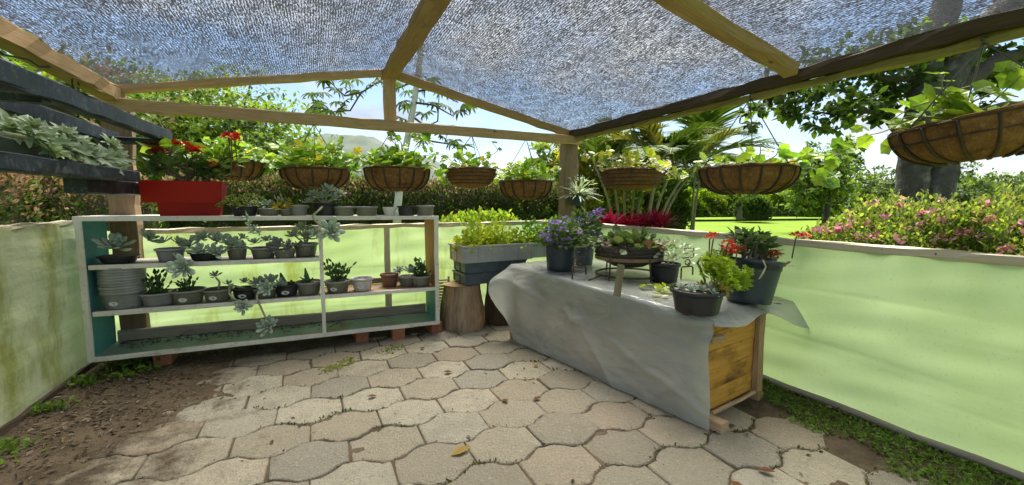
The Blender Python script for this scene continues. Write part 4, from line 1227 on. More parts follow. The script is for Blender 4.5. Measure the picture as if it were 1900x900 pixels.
for px, w_, h_, mt, lab in ((638, 40, 17, SMOKE, 'grey pot first right of the black pot on the top board'), (681, 40, 17, SMOKE, 'grey pot left of the white cup on the top board'),
                            (754, 32, 18, BLACKP, 'dark pot right beside the white cup handle'), (789, 34, 19, SMOKE, 'grey pot at the right end of the top board')):
    shelf_pot(px, 400, w_, h_, T_, mt, 'plant_pot', lab, cat='pot', group=GT, taper=.86, sticker=None)
p = at_y(723, 399, 4.80); r = px2m(26, p) / 2
t = new_pot('tea_cup', 'white glazed cup with handle among grey pots on the top board', 'cup', (p[0], 4.80, ZT(p[0]) + .002), r, r * .62, px2m(16, p), CERAM, rim=False, soil=False)
m = MB(); c = A([p[0] + r * .9, 4.79, ZT(p[0]) + px2m(9, p)]); m.tube([c + A([math.cos(a) * .05, 0, math.sin(a) * .033]) for a in np.linspace(-1.9, 1.9, 14)], .007, 8); m.build('handle', CERAM, t)

# red planter
t = thing('planter_box', 'red rectangular planter of crown of thorns on the top board', 'planter', (-1.0, 4.86, 1.37))
REDP = surf('red_planter_plastic', (.36, .005, .005), (.30, .004, .005), .42, 4, bmp=.04, spec=.25, dirt=(.20, .03, .02), dscale=9, dlo=.66, dhi=.82)
def frustum(m, x0, x1, y0, y1, z0, z1, tp, mat=0):
    a, b = tp
    v = [(x0 + a, y0 + b, z0), (x1 - a, y0 + b, z0), (x1 - a, y1 - b, z0), (x0 + a, y1 - b, z0), (x0, y0, z1), (x1, y0, z1), (x1, y1, z1), (x0, y1, z1)]
    m.add(v, [(3, 2, 1, 0), (0, 1, 5, 4), (1, 2, 6, 5), (2, 3, 7, 6), (3, 0, 4, 7)], mat)
pl = at_y(256, 335, 4.73); pr_ = at_y(411, 337, 4.73); zb_ = ZT(-1.0) + .002
m = MB(); frustum(m, pl[0] + .10, pr_[0] - .03, 4.80, 4.955, zb_, zb_ + .12, (.012, .012)); m.build('base_tier', REDP, t)
m = MB(); frustum(m, pl[0], pr_[0], 4.73, 5.01, zb_ + .12, pl[2] - .01, (.010, .012))
for (x0, x1, y0, y1) in ((pl[0], pr_[0], 4.73, 4.745), (pl[0], pr_[0], 4.995, 5.01), (pl[0], pl[0] + .015, 4.745, 4.995), (pr_[0] - .015, pr_[0], 4.745, 4.995)):
    m.box(((x0 + x1) / 2, (y0 + y1) / 2, pl[2] - .004), (x1 - x0, y1 - y0, .018), bev=.003)
m.build('upper_tier', REDP, t)
m = MB(); m.box(((pl[0] + pr_[0]) / 2, 4.87, pl[2] - .03), (pr_[0] - pl[0] - .03, .25, .02)); m.build('soil', SOIL, t)
def thorns(t, c, wx, wy, H, n, heads, fl, leafn=70, ls=.11, hr=.078):
    lf = MB()
    for i in range(n):
        b = A(c) + A([rng.uniform(-1, 1) * wx * .6, rng.uniform(-1, 1) * wy * .6, 0]); e = A(c) + A([rng.uniform(-1, 1) * wx, rng.uniform(-1, 1) * wy, H * rng.uniform(.45, 1)])
        st = MB(); st.tube(curve_pts(b, e, (rng.normal() * .03, 0, .02), 7, .004), np.linspace(.014, .008, 7), 7); st.build('stem', TWIG, t)
        k = leafn // n
        d = rdir(k); d[:, 2] = np.abs(d[:, 2]) * .6
        lf.scatter(OVAL, e + d * .05 - A([0, 0, 1]) * rng.random(k)[:, None] * .10, norm(d + A([0, 0, .15])), norm(A([0, 0, 1]) + rdir(k) * .5), ls * rng.uniform(.6, 1.2, k), 0)
    for q in heads:
        st = MB(); st.tube(curve_pts(A([q[0] + rng.normal() * .02, q[1] + .02, c[2] + H * .25]), q, (0, 0, .01), 6), .005, 5); st.build('flower_stalk', TWIG, t)
    lf.build('foliage', DARKG, t)
    heads_of(t, heads, hr, 34, fl, .45)
c = A([-1.02, 4.87, pl[2] - .02])
heads = [at_y(x, y, 4.80) for x, y in ((283, 271), (296, 284), (320, 268), (344, 272), (356, 280), (366, 284), (394, 309), (292, 272), (313, 268), (430, 252), (436, 262), (424, 256), (375, 282))]
thorns(t, c, .30, .10, .28, 11, heads, RED, 210, .105)
# one tall leafy shoot carrying the top flowers
m = MB(); bushy(m, A([-.80, 4.88, pl[2] + .14]), .16, .18, 60, .11, OVAL, 0, 1); bushy(m, at_y(318, 285, 4.85), .16, .10, 26, .13, ROUND, 0, 1); m.build('bright_foliage', [IVY, STEM], t)

# silver succulent lying along the rack shelf
t = thing('potted_succulent', 'silvery green long stemmed succulent sprawling along the hanging dark rack', 'potted plant', (-1.42, 3.6, 1.73))
m = MB(); m.box((-1.45, 3.05, 1.775), (.14, 1.5, .11), bev=.008); m.build('trough', surf('green_grey_trough', (.10, .12, .09), (.07, .085, .065), .7, 6, bmp=.2), t)
m = MB()
def rk_pt(px, py, X=-1.36): return at_x(px, py, X)
for (x, y, rr_) in ((190, 297, .14), (212, 295, .13), (165, 290, .13), (140, 285, .12), (110, 272, .13), (80, 262, .12), (50, 248, .12), (20, 240, .12), (205, 270, .11), (120, 250, .10), (60, 235, .10), (180, 311, .13), (95, 285, .12), (150, 268, .12), (130, 262, .11), (222, 310, .10)):
    q = rk_pt(x, y, -1.30 - rng.random() * .12); rosette(m, q, (.5, -.7 + rng.normal() * .5, .3 + rng.random() * .5), rr_ * 1.15, 20, 0, oval(.16, .05, .18))
    rosette(m, q + A([0, .01, .01]), (.4, -.5, .8), rr_ * .8, 12, 0, oval(.17, .05, .1))
    trail(m, [q, q + A([-.05, .10 + .1 * rng.random(), -.05]), A([-1.43, q[1] + .18, 1.83])], 1, .009)
trail(m, [rk_pt(0, 247), rk_pt(50, 255), rk_pt(85, 258), rk_pt(105, 275), rk_pt(130, 293), rk_pt(155, 302)], 1, .013)
foliage(t, m, [SILVER, STEMP])

# ================================================================== things standing on the plastic sheet
IRON = surf('rusty_iron', (.055, .045, .04), (.12, .08, .055), .65, 14, bmp=.2, spec=.4)
def table_pot(px, py, w, h_px, wb, mat, name, label, cat='potted plant', lean=None, group=None, **k):
    p = on_table(px, py); r = px2m(w, p) / 2; rb = px2m(wb, p) / 2
    v = A([p[0], p[1], 0]); v /= np.linalg.norm(v)
    b = p + v * rb * .85
    b[2] = float(top_z(w2t(b)[1])) + .004
    return new_pot(name, label, cat, b, r, rb, px2m(h_px, p), mat, group, lean=lean, **k), b, r

PF = leafm('small_green_leaf', [(.09, .16, .05), (.14, .22, .06), (.06, .11, .035)], .3)
# black pot of purple flowers
t, b, r = table_pot(1040, 504, 62, 54, 52, BLUEP, 'potted_flower', 'dark blue black pot of small purple flowers at the far left table corner')
c = A(t['_top']); m = MB(); bushy(m, c - A([0, 0, .02]), .25, .24, 420, .075, OVAL, 0, 1, .5); foliage(t, m, [PF, STEM])
hp = [at_y(x, y, c[1] - .12 + rng.normal() * .05) for x, y in ((1020, 428), (1032, 440), (1043, 428), (1052, 447), (1060, 430), (1026, 416), (1040, 415), (1012, 440), (1065, 444), (1048, 458), (1030, 455), (1072, 436), (1018, 450))]
heads_of(t, hp, .065, 16, VIOLET, .55)
# blue grey pot behind it
t, b, r = table_pot(1083, 493, 42, 40, 32, GREYB, 'potted_flower', 'blue grey pot of tall purple flowers behind the dark purple flower pot')
c = A(t['_top']); m = MB(); bushy(m, c + A([0, 0, .05]), .20, .32, 240, .085, OVAL, 0, 1, .5); foliage(t, m, [DARKG, STEM])
hp = [at_y(x, y, c[1] - .02 + rng.normal() * .05) for x, y in ((1098, 402), (1108, 396), (1102, 410), (1113, 404), (1092, 412), (1050, 407), (1058, 411), (1075, 420), (1095, 438), (1105, 442), (1085, 446), (1112, 392), (1072, 410), (1103, 435))]
heads_of(t, hp, .07, 18, VIOLET, .5)

# wrought iron plant stand with the bowl
PS = on_table(1176, 522)
stz = PS[2]
t = thing('plant_stand', 'round rusty iron plant stand with hoop foot and scroll brackets on the table', 'plant stand', PS)
RS = px2m(64, PS)
cst = PS + A([.12, .22, 0]); cst[2] = float(top_z(w2t(cst)[1]))
hgt = .19
def ring(c, r, z, rad, n=40): return [A([c[0] + math.cos(a) * r, c[1] + math.sin(a) * r, z]) for a in np.linspace(0, 2 * math.pi, n)]
m = MB(); m.tube(ring(cst, RS * .98, cst[2] + .03, .01), .010, 6); m.build('foot_hoop', IRON, t)
m = MB(); q = ring(cst, RS, cst[2] + hgt, .01)
for i in range(len(q) - 1): m.beam(q[i], q[i + 1] + (q[i + 1] - q[i]) * .12, .012, .032, wob=0, bev=.002, seg=2)
m.build('band', surf('brown_band', (.26, .17, .10), (.19, .12, .075), .7, 14, bmp=.2), t)
for a in (R(200), R(265), R(330), R(90)):
    d = A([math.cos(a), math.sin(a), 0]); m = MB(); m.tube([cst + d * RS * 1.08 + A([0, 0, .0]), cst + d * RS * 1.02 + A([0, 0, hgt]), cst + d * RS * 1.0 + A([0, 0, hgt + .11])], .008, 6); m.build('leg', IRON, t)
for sgn, px in ((-1, 1086), (1, 1290)):
    p = on_table(px, 520)
    y0 = p[1] + .1; p[2] = float(top_z(w2t(A([p[0], y0, 0]))[1]))
    m = MB(); w_ = .075; P2 = lambda u, z: A([p[0] + u, y0, p[2] + z])
    m.tube([P2(-w_, 0), P2(-w_, .10), P2(-w_ * .9, .115), P2(w_ * .8, .115), P2(w_, .10), P2(w_, .03)], .0075, 6)
    m.tube([P2(math.cos(a) * .04 * (1 - i * .02), .155 + math.sin(a) * .035 * (1 - i * .02)) for i, a in enumerate(np.linspace(-1.5, 6.0, 26))], .006, 6)
    m.tube([P2(-w_, .20), P2(w_, .20), P2(w_, .29), P2(-w_ * .6, .29), P2(-w_ * .6, .245), P2(0, .245)], .0065, 6)
    m.build('scroll', IRON, t)
m = MB(); m.tube(curve_pts(cst + A([-RS, 0, .03]), A([at_y(1086, 520, cst[1])[0], cst[1] - .05, cst[2] + .008]), (0, 0, 0), 8), .007, 6)
m.build('stretcher', IRON, t)
BK = wood('charred_basket', (.055, .045, .04), (.11, .09, .075), (.03, .026, .022), grain=1.5)
bt = thing('potted_plant', 'dark slatted bowl of low broad leaved plants sitting in the iron stand', 'potted plant', cst + A([0, 0, hgt]))
rb_ = RS * 1.02
m = MB(); m.lathe([(0, hgt - .10), (rb_ * .45, hgt - .085), (rb_ * .78, hgt - .03), (rb_ * .96, hgt + .03), (rb_ * 1.0, hgt + .12), (rb_ * .97, hgt + .125), (rb_ * .93, hgt + .09), (0, hgt + .08)], cst, 32, wob=.01); m.build('bowl', BK, bt)
m = MB()
for z in (.045, .075, .105): m.tube(ring(cst, rb_ * 1.0, cst[2] + hgt + z, .01), .008, 5)
m.build('hoop', BK, bt)
m = MB(); m.lathe([(rb_ * .93, hgt + .088), (0, hgt + .115)], cst, 20); m.build('soil', SOIL, bt)
m = MB(); bushy(m, cst + A([0, 0, hgt + .10]), rb_ * 1.08, .10, 200, .10, ROUND, 0, 1, .35, .9); foliage(bt, m, [leafm('violet_plant_leaf', [(.08, .14, .05), (.12, .19, .07), (.055, .10, .04), (.16, .20, .10)], .25), STEM])
m = MB(); bushy(m, cst + A([0, -.03, hgt + .10]), rb_ * 1.0, .04, 30, .10, ROUND, 0); m.build('dead_foliage', leafm('dead_leaf', [(.16, .09, .05), (.24, .13, .07)], .1), bt)

# wooden stake
p = on_table(1152, 549)
t = thing('wooden_stake', 'short mossy wooden stake in front of the plant stand', 'stake', p)
m = MB(); m.beam(p + A([-.02, .02, -.004]), p + A([.045, .06, .235]), .062, .028, up=(0, 1, 0), wob=.003); m.build('stake', wood('mossy_stake', (.17, .145, .085), (.24, .21, .125), (.10, .085, .05), stain=(.12, .135, .05)), t)

# small black pot with a wispy shrub behind the stand
t, b, r = table_pot(1232, 526, 58, 36, 46, BLACKP, 'potted_shrub', 'small black pot with a wispy grey green shrub behind the iron stand')
c = A(t['_top']); m = MB(); bushy(m, c + A([.10, 0, .02]), .26, .20, 150, .05, OVAL, 0, 1, .5); foliage(t, m, [SUC, STEMP])
# little self sown plants lying between the pots
p = on_table(1240, 545)
t = thing('weed_seedling', 'small trailing yellow green weed on the plastic between stake and low black bowl', 'weed', p)
m = MB()
for i in range(26): q = p + A([rng.uniform(-.12, .10), rng.uniform(-.05, .22), .01 + rng.random() * .03]); m.scatter(ROUND, q, norm(rdir(1) * A([1, 1, .2]) + A([0, 0, .2])), (0, 0, 1), rng.uniform(.05, .08), 0)
m.build('foliage', LIME, t)

# low black bowl pot with parsley like shoot and succulents
t, b, r = table_pot(1292, 586, 100, 44, 78, BLACKP, 'potted_plant', 'low wide black pot with a frilly lime green shoot at the table front')
c = A(t['_top'])
SUCM = [SUC, JELLY, leafm('variegated_leaf', [(.42, .38, .06), (.36, .20, .06), (.20, .28, .06)], .3)]
for dx, dy in [(-.55, -.2), (-.3, -.45), (0, -.5), (-.6, .2), (-.2, .1), (.3, -.35)]:
    m = MB(); rosette(m, c + A([dx * r, dy * r, .02]), (dx * .6, dy * .6 - .3, 1), .06, 14); m.build('rosette', SUCM, t)
for i in range(16):
    d = rdir(1)[0]; m = MB(); rosette(m, c + A([d[0] * r * .9, d[1] * r * .9, .01]), (d[0], d[1], 1.2), .05, 12, int(rng.integers(0, 2))); m.build('rosette', SUCM, t)
m = MB()
bushy(m, c + A([.08, -.08, 0]), .08, .06, 40, .05, OVAL, 2)
m.build('low_foliage', SUCM, t)
m = MB()
def frilly(q, d, L_):
    m.tube(curve_pts(q, q + d * L_, (0, 0, .01), 5), np.linspace(.004, .002, 5), 5, 1)
    for k in range(6):
        e = q + d * L_ * (.25 + .15 * k); n_ = 11
        m.scatter(lobed(5, .5, .06), e + rng.normal(size=(n_, 3)) * L_ * .14, norm(d + rdir(n_) * .9), norm(A([-.2, -.5, 1.0]) + rdir(n_) * .5), rng.uniform(.036, .062, n_), 0)
tips = [(1345, 480), (1322, 478), (1362, 500), (1385, 508), (1398, 518), (1370, 520), (1335, 500), (1350, 512), (1312, 490), (1382, 525), (1345, 495), (1328, 486), (1360, 525)]
root = at_y(1325, 545, c[1])
for x, y in tips:
    e = at_y(x, y, c[1] - .06 + rng.normal() * .06); mid = root + (e - root) * .45 + A([0, 0, .02])
    m.tube(curve_pts(root, mid, (0, 0, .01), 6), .004, 5, 1)
    frilly(mid, norm(e - mid), np.linalg.norm(e - mid))
m.build('foliage', [leafm('parsley_leaf', [(.24, .36, .03), (.32, .44, .04), (.38, .48, .05)], .42), STEM], t)
m = MB(); q = at_y(1305, 545, c[1]); m.tube([q, at_y(1308, 520, c[1]), at_y(1300, 500, c[1]), at_y(1294, 488, c[1]), at_y(1298, 481, c[1])], .008, 6); m.build('bare_stem', TWIG, t)

# tall leaning bucket of orange red flowers
p = on_table(1388, 566)
t, b, r = table_pot(1388, 567, 108, 82, 76, BLUEP, 'potted_flower', 'tall dark flared bucket of orange red flowers at the right end of the table', lean=(.14, .03, 1))
c = A(t['_top'])
heads = [at_y(x, y, c[1] - .10 + rng.normal() * .06) for x, y in ((1325, 438), (1317, 443), (1350, 452), (1358, 458), (1362, 466), (1354, 470), (1436, 470), (1440, 474), (1478, 438), (1492, 439), (1345, 462), (1370, 462))]
thorns(t, c, .30, .14, .22, 12, heads, ORANGE, 330, .075, .052)
m = MB(); bushy(m, c + A([.06, -.03, 0]), .17, .05, 40, .06, ROUND, 0); m.build('dry_foliage', leafm('withered_leaf', [(.28, .24, .17), (.20, .15, .09), (.35, .28, .20)], .2), t)
m = MB(); m.tube([at_y(1415, 482, c[1] - .2), at_y(1421, 495, c[1] - .22), at_y(1415, 508, c[1] - .23), at_y(1408, 518, c[1] - .22)], .006, 6); m.build('tendril', STEMP, t)

# litter on the sheet
for i, (x, y, lab) in enumerate(((1435, 564, 'dry reddish leaf lying on the plastic right of the tall bucket'), (1283, 588, 'reddish leaf scrap against the foot of the low black bowl'), (1228, 552, 'pale scrap of leaf on the plastic left of the low black bowl'))):
    p = on_table(x, y); m = MB()
    m.scatter(oval(.3, .1, -.1), p + A([0, 0, .006]), norm(rdir(1) * A([1, 1, 0])), (0, 0, 1), .07, 0)
    tag(m.build('dry_leaf', leafm('dry_leaf_%d' % i, [[(.22, .05, .03)], [(.18, .05, .035)], [(.55, .50, .42)]][i], .1), None, p), lab, 'leaf')
m = MB()
for i in range(130):
    p = t2w(rng.uniform(.04, .8), rng.uniform(.0, 2.1), 0); p[2] = float(top_z(w2t(p)[1])) + .005
    m.scatter(oval(.3, .1, -.1), p, norm(rdir(1) * A([1, 1, .1])), (0, 0, 1), rng.uniform(.008, .028), 0)
kind(m.build('debris', leafm('crumbled_leaf', [(.12, .09, .06), (.22, .17, .11), (.08, .06, .045), (.30, .25, .18)], 0)), 'stuff')

# seedlings in the two light crates
for tcr, cols, lab, n_ in ((tc1, LIME, 'crate', 900), (tc2, GREENL, 'crate', 600)):
    L_ = .80 if tcr is tc1 else .62
    m = MB(); m.box((0, 0, .13), (L_, .36, .012)); o = m.build('soil', SOIL, tcr, (0, 0, 0))
    m = MB()
    for i in range(34 if tcr is tc1 else 26):
        q = A([rng.uniform(-.5, .5) * L_, rng.uniform(-.17, .17), .135])
        bushy(m, q, .10, rng.uniform(.16, .36), 46, .064, OVAL, 0, 1 if i % 3 == 0 else None, .6)
    m.build('foliage', [cols, STEM], tcr, (0, 0, 0))

# ================================================================== hanging baskets
COIR = None
def coir():
    m, n, l, b = new_mat('coir_liner')
    uv = n.new('ShaderNodeUVMap').outputs[0]
    a = noise(n, l, 14, 7, .7, uv); f = noise(n, l, 60, 5, .7, uv, (1, .5, 1))
    col = mixc(n, l, stepr(n, l, a, .34, .66), (.135, .068, .026), (.25, .135, .055))
    col = mixc(n, l, stepr(n, l, f, .52, .74), col, (.33, .20, .095))
    col = mixc(n, l, stepr(n, l, noise(n, l, 5, 6, .6, uv), .56, .72), col, (.07, .042, .022))
    l(col, b.inputs['Base Color']); b.inputs['Roughness'].default_value = .95; b.inputs['Specular IOR Level'].default_value = .1
    bump(n, l, b, f, .8, .015); return m
COIR = coir()
WIRE = surf('dark_wire', (.035, .022, .015), (.05, .032, .02), .6, 20, bmp=0)
WIREG = surf('grey_wire', (.09, .095, .105), (.07, .07, .08), .45, 20, bmp=0)
def basket(label, c, r, dep, hook, tilt=(0, 0, 1), ribs=14, fl=(300, 1.0, .26), shoots=(), leaf=.10, mats=None, lm=None, horiz=False, flat=.55, rings=(.0, .86), yel=True, ks=1.0):
    t = thing('hanging_basket', label, 'hanging basket', c, 'hanging baskets around the shade house')
    c = A(c, float); M3 = frame(tilt)
    pr = []
    for i in range(13):
        a = i / 12 * math.pi / 2
        pr.append((r * math.sin(a) ** flat, -dep * math.cos(a) ** 1.0))
    pr[0] = (0, -dep)
    pr += [(r * 1.03, .012), (r * .98, .02), (r * .93, -.02), (r * .5, -.05), (0, -.05)]
    m = MB(); m.lathe(pr, (0, 0, 0), 36, wob=.018); v = m.v[0]
    a = np.arctan2(v[:, 1], v[:, 0]); v[:, :2] *= (1 + (.045 if not horiz else .015) * np.abs(np.sin(a * ribs / 2)) + .02 * lump(v, 14 / max(r, .2) * .3, r * 9))[:, None]; v[:, 2] += .012 * lump(v, 9 / max(r, .2), r * 40) * (v[:, 2] > -.02)
    m.v[0] = v @ M3.T + c
    k_ = 420; ab = rng.random(k_) * 6.283; hz2 = rng.random(k_) ** 2
    ro = np.interp(-hz2 * dep * .8, [p[1] for p in pr[:13]], [p[0] for p in pr[:13]]) * 1.02
    pf = np.stack([np.cos(ab) * ro, np.sin(ab) * ro, -hz2 * dep * .8 + .01], 1) @ M3.T + c
    df = norm(np.stack([np.cos(ab), np.sin(ab), rng.normal(size=k_) * .8], 1) + rdir(k_) * .9)
    m.scatter(blade(.05, .5, 2), pf, df, rdir(k_), r * rng.uniform(.04, .12, k_), 0)
    m.build('liner', COIR, t)
    m = MB()
    if not horiz:
        for k in range(ribs):
            an = 2 * math.pi * k / ribs + .12
            q = [A([math.cos(an) * p[0] * 1.045, math.sin(an) * p[0] * 1.045, p[1] * 1.03]) for p in pr[2:13]]
            m.tube(A(q) @ M3.T + c, .009, 5)
    lv = rings if not horiz else (.0, .2, .4, .6, .78)
    for z in lv:
        rr_ = np.interp(-z * dep, [p[1] for p in pr[:13]], [p[0] for p in pr[:13]]) * 1.05
        q = [A([math.cos(b) * rr_, math.sin(b) * rr_, -z * dep]) for b in np.linspace(0, 2 * math.pi, 37)]
        m.tube(A(q) @ M3.T + c, .007 if z == 0 else .005, 5)
    m.build('wire_frame', WIRE, t)
    m = MB(); m.lathe([(r * .95, -.03), (r * .5, .0), (0, .01)], (0, 0, 0), 20, wob=.02); m.v[0] = m.v[0] @ M3.T + c; m.build('soil', SOIL, t)
    if hook is not None:
        m = MB()
        for k in range(3):
            an = 2 * math.pi * k / 3 + .5
            e = c + M3 @ A([math.cos(an) * r, math.sin(an) * r, 0])
            m.tube([e, e + (A(hook) - e) * .97, hook], .0042, 5)
        m.tube([A(hook) + A([0, math.sin(a) * .012, .012 - math.cos(a) * .012 + .01]) for a in np.linspace(0, 4.5, 9)], .004, 5)
        m.build('hanger', WIREG, t)
    n_, wd, hg = fl; n_ = int(n_ * .72)
    m = MB()
    # mounded foliage with long leaf stalks
    d = rdir(n_); d[:, 2] = np.abs(d[:, 2])
    p = c + d * (rng.random(n_) ** .5)[:, None] * A([r * wd, r * wd, hg]) + A([0, 0, .01])
    o = norm(d * A([1, 1, .3]) + rdir(n_) * .5 + A([0, 0, .05]))
    nr = norm(A([-.2, -.5, .9]) + rdir(n_) * .55)
    mi = rng.choice([0] * 24 + [2], n_)
    m.scatter(lobed(5, .22, .10), p, o, nr, leaf * rng.uniform(.55, 1.2, n_), mi)
    for i in range(min(40, n_ // 6)): m.tube(curve_pts(c + d[i] * A([r * .3, r * .3, .02]), p[i], (0, 0, .03), 5), .003, 4, 1, False)
    # shoots that climb out or trail over the rim
    for (pts, k) in shoots:
        k = max(2, int(k * ks))
        q = A(pts, float); nn = len(q); tt = np.linspace(0, nn - 1, nn * 4)
        s_ = np.stack([np.interp(tt, np.arange(nn), q[:, j]) for j in range(3)], 1)
        s_[1:-1] = (s_[:-2] + s_[1:-1] * 2 + s_[2:]) / 4
        m.tube(s_, np.linspace(.006, .003, len(s_)), 5, 1, False)
        at = s_[rng.integers(1, len(s_), k)]
        dd = rdir(k)
        m.scatter(lobed(5, .22, .10), at + dd * .03, norm(dd + A([0, 0, -.1])), norm(A([-.2, -.6, .8]) + rdir(k) * .5), leaf * rng.uniform(.6, 1.2, k), rng.choice([0] * 20 + [2], k))
    m.build('foliage', [lm or IVY, STEM, YELLOWL if yel else (lm or IVY)], t)
    return t
def bk(px, py_rim, w, h, plane, val):
    c = at_y(px, py_rim, val) if plane == 'y' else at_x(px, py_rim, val)
    return c, px2m(w, c) / 2, px2m(h, c)
TB = BY - .10
P = lambda x, y, c: at_y(x, y, c[1])
c, r, d_ = bk(436, 300, 92, 34, 'y', TB + .15)
basket('dark hanging basket half hidden behind the red planter', c, r, d_, (c[0], TB, 2.33), fl=(230, 1.25, .22), leaf=.10,
       shoots=[([c, P(480, 285, c), P(500, 300, c), P(505, 318, c)], 14), ([c, P(450, 270, c), P(428, 252, c)], 8), ([c, P(470, 275, c), P(520, 268, c)], 12)])
c, r, d_ = bk(586, 316, 114, 34, 'y', TB)
basket('hanging basket with leaves trailing over its left rim next to the red planter', c, r, d_, (c[0], TB, 2.33), fl=(380, 1.15, .27), leaf=.105,
       shoots=[([c, P(540, 305, c), P(525, 320, c), P(535, 330, c)], 16), ([c, P(640, 305, c), P(668, 290, c), P(690, 285, c)], 14), ([c, P(560, 290, c), P(530, 275, c)], 12), ([c, P(570, 322, c), P(565, 333, c)], 8), ([c, P(610, 280, c), P(628, 268, c)], 8)])
c, r, d_ = bk(737, 315, 114, 40, 'y', TB)
basket('round bowed hanging basket in front of the white tree trunk', c, r, d_, (c[0] - .05, TB, 2.33), fl=(300, 1.1, .20), leaf=.105,
       shoots=[([c, P(748, 285, c), P(728, 262, c), P(722, 248, c)], 9), ([c, P(765, 285, c), P(780, 265, c), P(806, 268, c)], 10), ([c, P(800, 305, c), P(822, 320, c), P(815, 340, c)], 18), ([c, P(700, 300, c), P(668, 292, c), P(650, 300, c)], 14), ([c, P(775, 290, c), P(820, 285, c), P(840, 300, c)], 14), ([c, P(750, 290, c), P(745, 265, c)], 6)])
c, r, d_ = bk(873, 316, 92, 32, 'y', TB)
basket('small hanging basket with one big leaf over its rim, middle of the tie beam row', c, r, d_, (c[0] + .02, TB, 2.33), horiz=True, fl=(120, .95, .17), leaf=.09,
       shoots=[([c, P(900, 295, c), P(925, 280, c), P(912, 262, c)], 7), ([c, P(868, 322, c), P(866, 330, c)], 3), ([c, P(850, 300, c), P(862, 285, c)], 8)])
c, r, d_ = bk(976, 338, 94, 32, 'y', TB)
basket('leafiest low hanging basket beside the right corner post', c, r, d_, (c[0], TB, 2.33), fl=(380, 1.12, .24), leaf=.10,
       shoots=[([c, P(940, 325, c), P(925, 310, c), P(920, 330, c)], 14), ([c, P(968, 345, c), P(962, 355, c)], 6), ([c, P(1000, 345, c), P(1010, 350, c)], 6), ([c, P(1015, 330, c), P(1025, 315, c)], 8)])
Q = lambda x, y, X=RX: at_x(x, y, X)
c, r, d_ = bk(1172, 318, 112, 34, 'x', RX)
basket('straight sided hanging basket with ringed wires in front of the palms', c, r, d_, (RX, c[1], 2.36), horiz=True, fl=(150, 1.15, .22), leaf=.10, lm=leafm('yellow_green_basket_leaf', [(.14, .24, .025), (.22, .28, .035), (.30, .28, .04), (.10, .18, .025)], .38), flat=.35,
       shoots=[([c, Q(1130, 300), Q(1105, 285), Q(1085, 290)], 16), ([c, Q(1210, 300), Q(1240, 318), Q(1255, 330)], 12), ([c, Q(1120, 290), Q(1130, 275)], 8)])
c, r, d_ = bk(1386, 314, 160, 46, 'x', RX)
basket('wide shallow hanging basket over the bright lawn with sparse tall shoots', c, r, d_, (RX, c[1], 2.36), fl=(46, .95, .10), leaf=.10, ribs=16, flat=.62,
       shoots=[([c, Q(1412, 285), Q(1410, 268)], 5), ([c, Q(1440, 290), Q(1445, 275)], 5), ([c, Q(1470, 300), Q(1510, 290), Q(1550, 285), Q(1590, 270)], 24), ([c, Q(1340, 305), Q(1300, 300), Q(1270, 318)], 12), ([c, Q(1480, 305), Q(1530, 320), Q(1520, 335)], 12), ([c, Q(1395, 300), Q(1380, 285)], 6)])
c, r, d_ = bk(1812, 225, 236, 72, 'x', RX)
tl_ = norm(A([-.10, .12, 1.0]))
basket('large near hanging basket tilted in front of the big tree trunk', c, r, d_, (RX, c[1], 2.36), tilt=tl_, rings=(0, .36), fl=(14, .9, .10), ks=.85, leaf=.115, yel=False, lm=leafm('pale_big_leaf', [(.20, .32, .04), (.28, .38, .05), (.15, .27, .03)], .42), ribs=16, flat=.62,
       shoots=[([c, Q(1752, 190), Q(1747, 150), Q(1755, 135)], 12), ([c, Q(1750, 180), Q(1690, 200), Q(1650, 225)], 12), ([c, Q(1700, 215), Q(1640, 245), Q(1590, 255)], 14), ([c, Q(1800, 190), Q(1850, 170), Q(1890, 180)], 12), ([c, Q(1745, 175), Q(1800, 160)], 8), ([c, Q(1680, 215), Q(1660, 240), Q(1670, 255)], 8), ([c, Q(1830, 200), Q(1895, 140)], 8)])

# little pot fixed to the right post
p = at_y(1064, 382, BY - .14); r = px2m(34, p) / 2
t = new_pot('potted_spider_plant', 'small dark pot with a grey green spiky plant fixed to the right corner post', 'potted plant', A([p[0] + .02, BY - .22, p[2]]), r, r * .75, px2m(20, p), BLUEP)
c = A(t['_top']); m = MB(); n_ = 70; d = rdir(n_); d[:, 2] = np.abs(d[:, 2]) + .1
m.scatter(blade(.045, .4), np.tile(c, (n_, 1)), norm(d), norm(A([0, 0, 1]) + rdir(n_) * .2), rng.uniform(.20, .36, n_), 0)
bushy(m, c + A([.05, 0, .1]), .2, .2, 40, .07, NARROW, 0)
m.tube([c + A([0, -.05, -.1]), at_y(1080, 385, BY - .2), at_y(1092, 398, BY - .2)], .007, 5, 1)
foliage(t, m, [SUC, STEMP])

# ================================================================== the garden outside
_leafm = leafm
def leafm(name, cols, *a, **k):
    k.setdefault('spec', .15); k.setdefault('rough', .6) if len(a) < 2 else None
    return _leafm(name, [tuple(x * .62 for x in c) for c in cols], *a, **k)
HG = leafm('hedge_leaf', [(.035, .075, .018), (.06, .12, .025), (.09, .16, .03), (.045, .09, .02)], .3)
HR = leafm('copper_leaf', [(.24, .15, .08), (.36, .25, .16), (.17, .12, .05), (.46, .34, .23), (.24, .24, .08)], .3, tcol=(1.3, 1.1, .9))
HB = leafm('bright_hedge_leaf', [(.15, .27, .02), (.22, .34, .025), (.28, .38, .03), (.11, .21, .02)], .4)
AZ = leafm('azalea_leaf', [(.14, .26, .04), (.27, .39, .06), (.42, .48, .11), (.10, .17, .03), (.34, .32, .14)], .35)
PINK = leafm('pink_petal', [(.75, .22, .40), (.88, .38, .52), (.92, .56, .60)], .3, tcol=(1.2, 1, 1.1))
